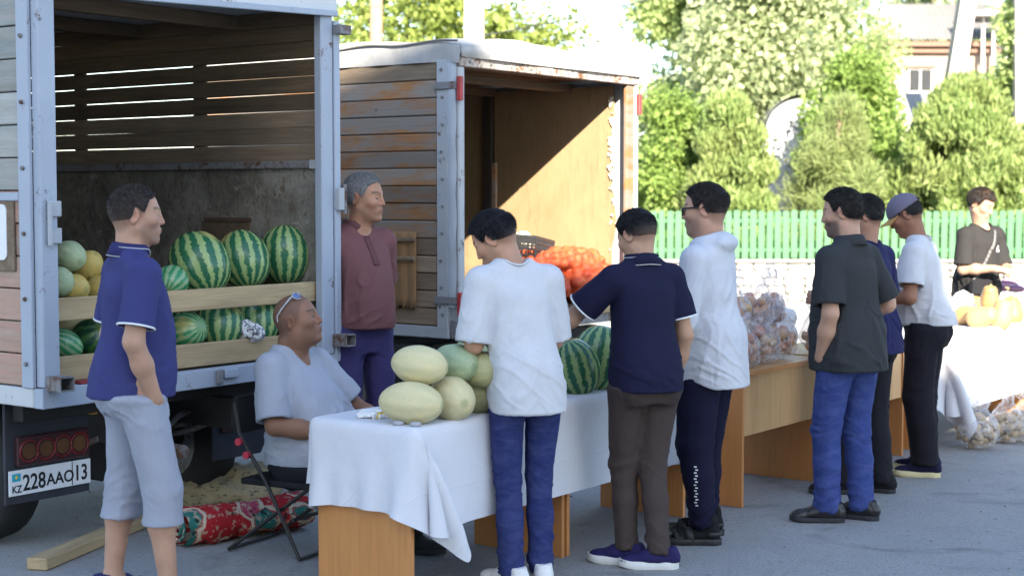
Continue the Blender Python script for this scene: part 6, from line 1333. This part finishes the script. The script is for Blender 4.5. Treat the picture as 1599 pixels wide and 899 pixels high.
# 3  bald man on the folding chair
GT = C_('pale_grey_jersey', (.36, .38, .43), wr=1.0); BLKP = C_('black_cotton', (.014, .014, .018))
r3, q3 = person('bald man in light grey t-shirt seated on a folding chair, sunglasses on his head', put(478, 7.42), R(-116), dict(
    H=1.72, hb=.0046, pz=.47, seated=True, seed=3, skin=(.245, .125, .075), girth=1.04, shw=.160, belly=.075, lean=-.075, curve=1.0, twist=R(-8), scalp=.42, head=(17, 12, 0), hs=1.03, neck_r=.068, fatneck=True, face=dict(fat=.9, jaw=1.12), neck=(0, .04, .145), arm_r=1.08, stubble=.2, sh_fwd=.0,
    arms=dict(R=((.075, .07, -.27), (-.09, .275, -.03), dict(curl=(.3, .3, .35, .4), dir=(-.4, .9, -.1), back=(0, .1, 1), thumb=-1)), L=((-.10, .15, -.22), (.03, .22, -.10), dict(dir=(.05, .95, -.2), back=(0, .2, 1), thumb=1))),
    legs=dict(R=((.16, .42, .46), (.17, .36, .085), -8), L=((-.16, .42, .46), (-.17, .46, .085), 10)), trousers=dict(mat=BLKP, hem=.06, w=1.15, top=1.0), shirt=dict(mat=GT, hem=.90, loose=1.08, sleeve=.90, vneck=True, neck=.072, se=.078, sr=.070, wr=1.4, bunch=.016, name='t_shirt'), shoes=dict(mat=RUB, sole=NAVY_SOLE)))
sunglasses(r3, q3, (0, -.047, .044), 40, M_plain('silver_frame', (.45, .45, .48), .3, .1), M_plain('blue_lens', (.10, .14, .28), .1, .1))
# 4  man in the white t-shirt at the melons
person('man in a loose white t-shirt and indigo jeans looking down at the melons', put(820, 6.74), R(20), dict(
    H=1.675, hb=.005, seed=4, skin=(.44, .245, .155), girth=.87, shw=.160, lean=.085, lean_side=-.035, curve=1.6, head=(46, -34, -6), neck=(-.098, .095, .080), hs=1.03,
    hair=dict(col=(.010, .008, .013), top=.015, side=.0008, fade0=-.03, fade1=.035, rough=.0016, shade=.7, nape=-.050, front=.070),
    arms=dict(R=((.040, .03, -.285), (-.07, .22, .06)), L=((-.040, -.02, -.285), (.08, .22, .06))), legs=legs((.078, .01), (-.075, -.02), -4, 22),
    trousers=dict(mat=M_denim('indigo_denim', (.021, .029, .105)), hem=.035, w=1.0, knee=.066, hemr=.057, stack=.016, dh=.0, wr=1.2), shirt=dict(mat=WTEE, hem=.80, loose=1.08, sleeve=.97, hemw=1.06, se=.086, sr=.072, neck=.070, wr=1.0, bunch=.008, name='t_shirt'),
    shoes=dict(mat=M_plain('white_leather', (.66, .64, .62), .5, .08), sole=M_plain('white_rubber', (.68, .67, .63), .6, .08))))
# 5  man in the navy polo and brown trousers
NAVP = C_('navy_pique', (.0115, .0115, .034), wr=.9)
person('man in a navy polo with white tipping and brown trousers reaching over the table', put(1008, 7.10), R(20), dict(
    H=1.665, seed=5, skin=(.46, .27, .175), girth=.93, shw=.163, belly=.015, lean=.06, curve=1.5, twist=R(8), head=(22, -24, 0), neck=(-.022, .068, .104),
    hair=dict(col=(.012, .010, .012), top=.013, side=.0008, rough=.0018, shade=.75, nape=-.045, fade0=-.005, fade1=.06),
    arms=dict(R=((.060, -.03, -.28), (-.02, .09, -.245)), L=((-.165, .13, -.20), (-.17, .20, -.045), dict(curl=(.3, .35, .4, .4)))), legs=legs((.048, -.06), (-.062, .075), 68, 52, .03),
    trousers=dict(mat=C_('dark_brown_cotton', (.060, .044, .040), wr=.8), hem=.075, w=1.05, knee=.067, hemr=.050, stack=.015, wr=1.1), shirt=dict(mat=NAVP, hem=.855, loose=1.02, sleeve=.72, collar=(NAVP, WHT), cuff=WHT, name='polo_shirt', wr=1.1, bunch=.012, se=.080),
    shoes=dict(mat=C_('navy_suede', (.022, .018, .075)), sole=M_plain('offwhite_rubber', (.62, .61, .58), .6, .08), sole_h=.034)))
# 6  man in the white hooded jacket
NVT = C_('navy_tracksuit', (.0085, .0085, .026))
r6, q6 = person('man in a white hooded jacket, sunglasses and navy track trousers, facing left', put(1106, 7.66), R(61), dict(
    H=1.755, seed=6, skin=(.46, .265, .18), girth=1.12, belly=.055, lean=.015, head=(9, -6, 0), hs=1.03, neck_r=.064, face=dict(fat=.5, jaw=1.06), stubble=.35,
    hair=dict(col=(.022, .016, .015), top=.012, side=.0008, rough=.002, shade=.8, nape=-.068, front=.074, fade0=-.02, fade1=.05),
    arms=dict(R=((.07, .05, -.28), (-.09, .22, .03)), L=((-.075, .02, -.285), (.09, .235, -.02)), ), legs=legs((.11, .05), (-.11, -.02), 6, 22),
    trousers=dict(mat=NVT, hem=.085, w=1.10, knee=.074, hemr=.047, stack=.016, wr=1.1), shirt=dict(mat=WTEE2, hem=.795, loose=1.06, sleeve=2, hood=True, neck=.070, wr=1.0, bunch=.010, tail=.035, name='hooded_jacket'),
    shoes=dict(mat=C_('black_sock', (.012, .012, .013)), sole=M_plain('black_sandal', (.018, .018, .019), .55, .2), open=True, sole_h=.028)))
sunglasses(r6, q6)
print_on(r6, child(r6, 'trousers'), [((-.4, -.055 + .006 * (i % 2), .20 + .0145 * i), .0065, .0032) for i in range(14)] , (1, .15, 0), 1, WHT, 'trouser_print')
print_on(r6, child(r6, 'trousers'), [((-.4, .085 + .006 * i, .765 + .006 * abs(i)), .0035, .0035) for i in (-2, -1, 0, 1, 2)], (1, .15, 0), 1, WHT, 'trouser_emblem')
# 7  man in the dark grey polo and blue jeans
DG = C_('charcoal_pique', (.034, .036, .039), wr=.9)
r7, q7 = person('man in a charcoal polo shirt and bright blue jeans, hand in his pocket', put(1326, 8.10), R(39), dict(
    H=1.735, seed=7, skin=(.46, .27, .185), girth=1.06, belly=.03, lean=.02, twist=R(4), head=(28, -10, 0), stubble=.8, face=dict(fat=.2), neck_r=.060,
    hair=dict(col=(.016, .013, .012), top=.015, side=.008, rough=.003, shade=.8, nape=-.060),
    arms=dict(R=((.125, -.04, -.26), (-.13, .19, -.10)), L=((-.050, -.055, -.28), (.040, .095, -.235), dict(dir=(.5, .3, -1), curl=(.5, .6, .6, .6)))), legs=legs((.10, -.02), (-.10, .05), 20, 44), neck=(-.01, .062, .148),
    trousers=dict(mat=M_denim('blue_denim', (.029, .046, .160)), hem=.055, w=1.02, knee=.069, hemr=.060, stack=.016, wr=1.2), shirt=dict(mat=DG, hem=.80, loose=1.05, sleeve=.86, collar=(DG, None), name='polo_shirt', wr=1.0, bunch=.012, hemw=1.02, se=.084),
    shoes=dict(mat=M_plain('black_leather', (.016, .015, .016), .35, .2), sole=NAVY_SOLE)))
for s_ in (1, -1): patch(r7, child(r7, 'trousers'), s_ * .082, .760, .125, .13, (0, 1, 0), bpy.data.materials['blue_denim'], 'back_pocket', .025, stitch=M_plain('denim_stitch', (.012, .02, .07), .8) if s_ == 1 else bpy.data.materials['denim_stitch'])
# 8  man in navy behind him
person('man in a navy t-shirt and black trousers, mostly hidden behind the charcoal polo', put(1356, 8.85), R(44), dict(
    H=1.70, seed=8, skin=(.36, .19, .12), girth=1.06, belly=.03, lean=.03, head=(25, -12, 0), hair=dict(col=(.014, .012, .012), top=.012, side=.004, shade=.8),
    arms=dict(R=((.10, .02, -.275), (-.10, .21, .02)), L=((-.09, .02, -.275), (.10, .21, .02))), legs=legs((.10, -.03), (-.10, .10), 20, 44),
    trousers=dict(mat=BLKP, hem=.06, w=1.1), shirt=dict(mat=C_('navy_jersey', (.018, .019, .070)), hem=.83, loose=1.05, sleeve=.80, name='t_shirt'), shoes=dict(mat=C_('black_suede', (.014, .014, .015)), sole=NAVY_SOLE)))
# 9  man in the cap
r9, q9 = person('man in a grey cap with tan peak, white t-shirt and black trousers, looking down', put(1447, 9.50), R(63), dict(
    H=1.715, seed=9, skin=(.27, .125, .072), girth=.92, shw=.160, belly=.02, lean=.07, curve=1.5, head=(8, -30, 0), neck=(0, .105, .118), hair=dict(col=(.016, .012, .011), top=.001, side=.001, shade=.7, nape=-.05),
    arms=dict(R=((.08, .06, -.27), (-.10, .22, .03)), L=((-.085, .0, -.28), (.09, .235, .0))), legs=legs((.11, .02), (-.11, -.03), 8, 14),
    trousers=dict(mat=C_('black_track', (.013, .012, .017)), hem=.075, w=1.22, knee=.080, hemr=.066, wr=1.2), shirt=dict(mat=WTEE, hem=.93, loose=1.06, sleeve=.74, name='t_shirt', wr=1.0, se=.084, neck=.070),
    shoes=dict(mat=C_('navy_canvas', (.012, .012, .035)), sole=M_plain('cream_rubber', (.58, .52, .30), .6, .08), sole_h=.032)))
def cap(root, q):
    hc, Rh, hs = np.array(q['hc']), np.array(q['Rh']), q['hs']; V = Vol((-.12, -.14, -.02), (.12, .14, .16), .005)
    V.ell((0, -.010, .034), (.090, .113, .104), .005); V.ell((0, -.012, .026), (.084, .107, .097), .002, sub=True); ax = axes_of(V); np.maximum(V.G, .030 - ax[2] - ax[1] * .12 + 0 * ax[0], out=V.G)
    P, Q = V.surf(); P = relax(P, Q, 1, .4); M_ = Matrix.Translation(hc) @ Matrix(Rh.tolist()).to_4x4() @ Matrix.Scale(hs, 4); c = link('cap', mesh_np('cap', P, Q, C_('grey_violet_twill', (.14, .125, .17))), root); c.matrix_local = M_
    m = MB(); m.grid(14, 8, lambda u, v: (math.sin((u - .5) * 2.2) * .083 * (1 - .12 * v), .088 * math.cos((u - .5) * 2.2) - .004 + .088 * v * math.cos((u - .5) * 1.7), .030 - .012 * (abs(u - .5) * 2) ** 2 * (1 + v) - .016 * v)); b = m.build('peak', C_('tan_twill', (.42, .24, .10)), c); md = b.modifiers.new('t', 'SOLIDIFY'); md.thickness = .005
    m = MB(); m.cyl((0, -.01, .134), (0, -.01, .142), .009, .005, 10); m.build('button', bpy.data.materials['grey_violet_twill'], c)
    m = MB(); m.box((.0, -.121, .055), (.06, .006, .020), bev=.002); m.build('strap', BLKP, c)
cap(r9, q9)
# 10 boy behind the far table
r10, q10 = person('boy in a black t-shirt with a shoulder bag standing behind the far table', put(1527, 12.75), R(-153), dict(
    H=1.735, seed=10, skin=(.36, .215, .145), girth=.92, shw=.165, lean=.05, head=(17, -25, -3), hs=1.04, hb=.0050,
    hair=dict(col=(.018, .013, .011), top=.022, side=.008, fade0=-.03, fade1=.05, rough=.005, fringe=.022, front=.066, lift=.2, tip=(.10, .055, .03), side_up=.0, shade=.6),
    arms=dict(R=((.045, .03, -.28), (-.12, .21, .015), dict(curl=(.6, .7, .75, .8), dir=(-.7, .7, -.1), back=(.3, .3, .9), thumb=-1)), L=((-.04, .03, -.28), (.08, .22, .0), dict(curl=(.6, .7, .75, .8), dir=(.7, .7, -.1), back=(-.3, .3, .9), thumb=1))), legs=legs((.10, 0), (-.10, 0), -8, 8),
    trousers=dict(mat=C_('grey_shorts', (.19, .18, .17)), hem=.06, w=1.15), shirt=dict(mat=C_('washed_black_jersey', (.022, .021, .021), wr=.9), hem=.86, loose=1.16, sleeve=.88, hemw=1.0, se=.084, sr=.070, neck=.078, wr=1.3, name='t_shirt'), shoes=dict(mat=RUB, sole=NAVY_SOLE)))
m = MB(); tee = child(r10, 't_shirt'); pts = []
for t in np.linspace(0, 1, 14):
    x = -.09 + .24 * t; z = 1.42 - .42 * t; ok, loc, nor, _ = tee.ray_cast(Vector((x, .6, z)), Vector((0, -1, 0)))
    if ok: pts.append(loc + nor.normalized() * .006)
for a, b in zip(pts, pts[1:]): d = (b - a).normalized(); s_ = d.cross(Vector((0, 1, 0))).normalized() * .014; m.add([a - s_, a + s_, b + s_, b - s_], [(0, 1, 2, 3)], True)
st = m.build('bag_strap', C_('grey_webbing', (.12, .12, .12)), r10); md = st.modifiers.new('t', 'SOLIDIFY'); md.thickness = .004
m = MB(); m.box((.12, .165, .965), (.21, .07, .13), bev=.03); m.build('shoulder_bag', C_('black_nylon', (.012, .012, .014)), r10)
print_on(r10, tee, [((-.085, .6, 1.285), .010, .012), ((-.095, .6, 1.255), .016, .010), ((-.072, .6, 1.262), .009, .014)], (0, -1, 0), 1, WHT, 'shirt_print')
# shoe of someone stepping out of the frame
# ---------------------------------------------------------------- folding chair of the seated man
def chair():
    p = put(470, 7.42); root = empty('folding_chair', p, R(-118), label='black folding chair with a red knob under the seated bald man', cat='chair'); bm = M_plain('black_tube', (.016, .016, .017), .4, .2)
    bx = lambda n, pts, r: MB().tube(pts, r, 8).build(n, bm, root)
    for s in (1, -1):
        bx('leg', [(s * .21, .13, .012), (s * .21, -.05, .34), (s * .205, -.22, .58), (s * .20, -.25, .72)], .0095); bx('leg', [(s * .19, -.30, .012), (s * .19, .18, .35)], .0095)
    bx('crossbar', [(-.21, .13, .014), (.21, .13, .014)], .0095); bx('crossbar', [(-.19, -.30, .014), (.19, -.30, .014)], .0095); bx('crossbar', [(-.20, .085, .19), (.20, .085, .19)], .009)
    m = MB(); m.box((0, -.02, .35), (.40, .40, .03), bev=.012); m.build('seat', C_('black_vinyl', (.018, .018, .02)), root); m = MB(); m.box((0, -.245, .66), (.40, .02, .18), bev=.008); m.build('backrest', bpy.data.materials['black_vinyl'], root)
    for z, y in ((.54, -.195), (.48, -.15)): m = MB(); m.cyl((.215, y - .012, z), (.232, y - .012, z), .018, n=12); m.build('knob', M_plain('red_plastic', (.45, .02, .05), .4, .2) if 'red_plastic' not in bpy.data.materials else bpy.data.materials['red_plastic'], root)
chair()
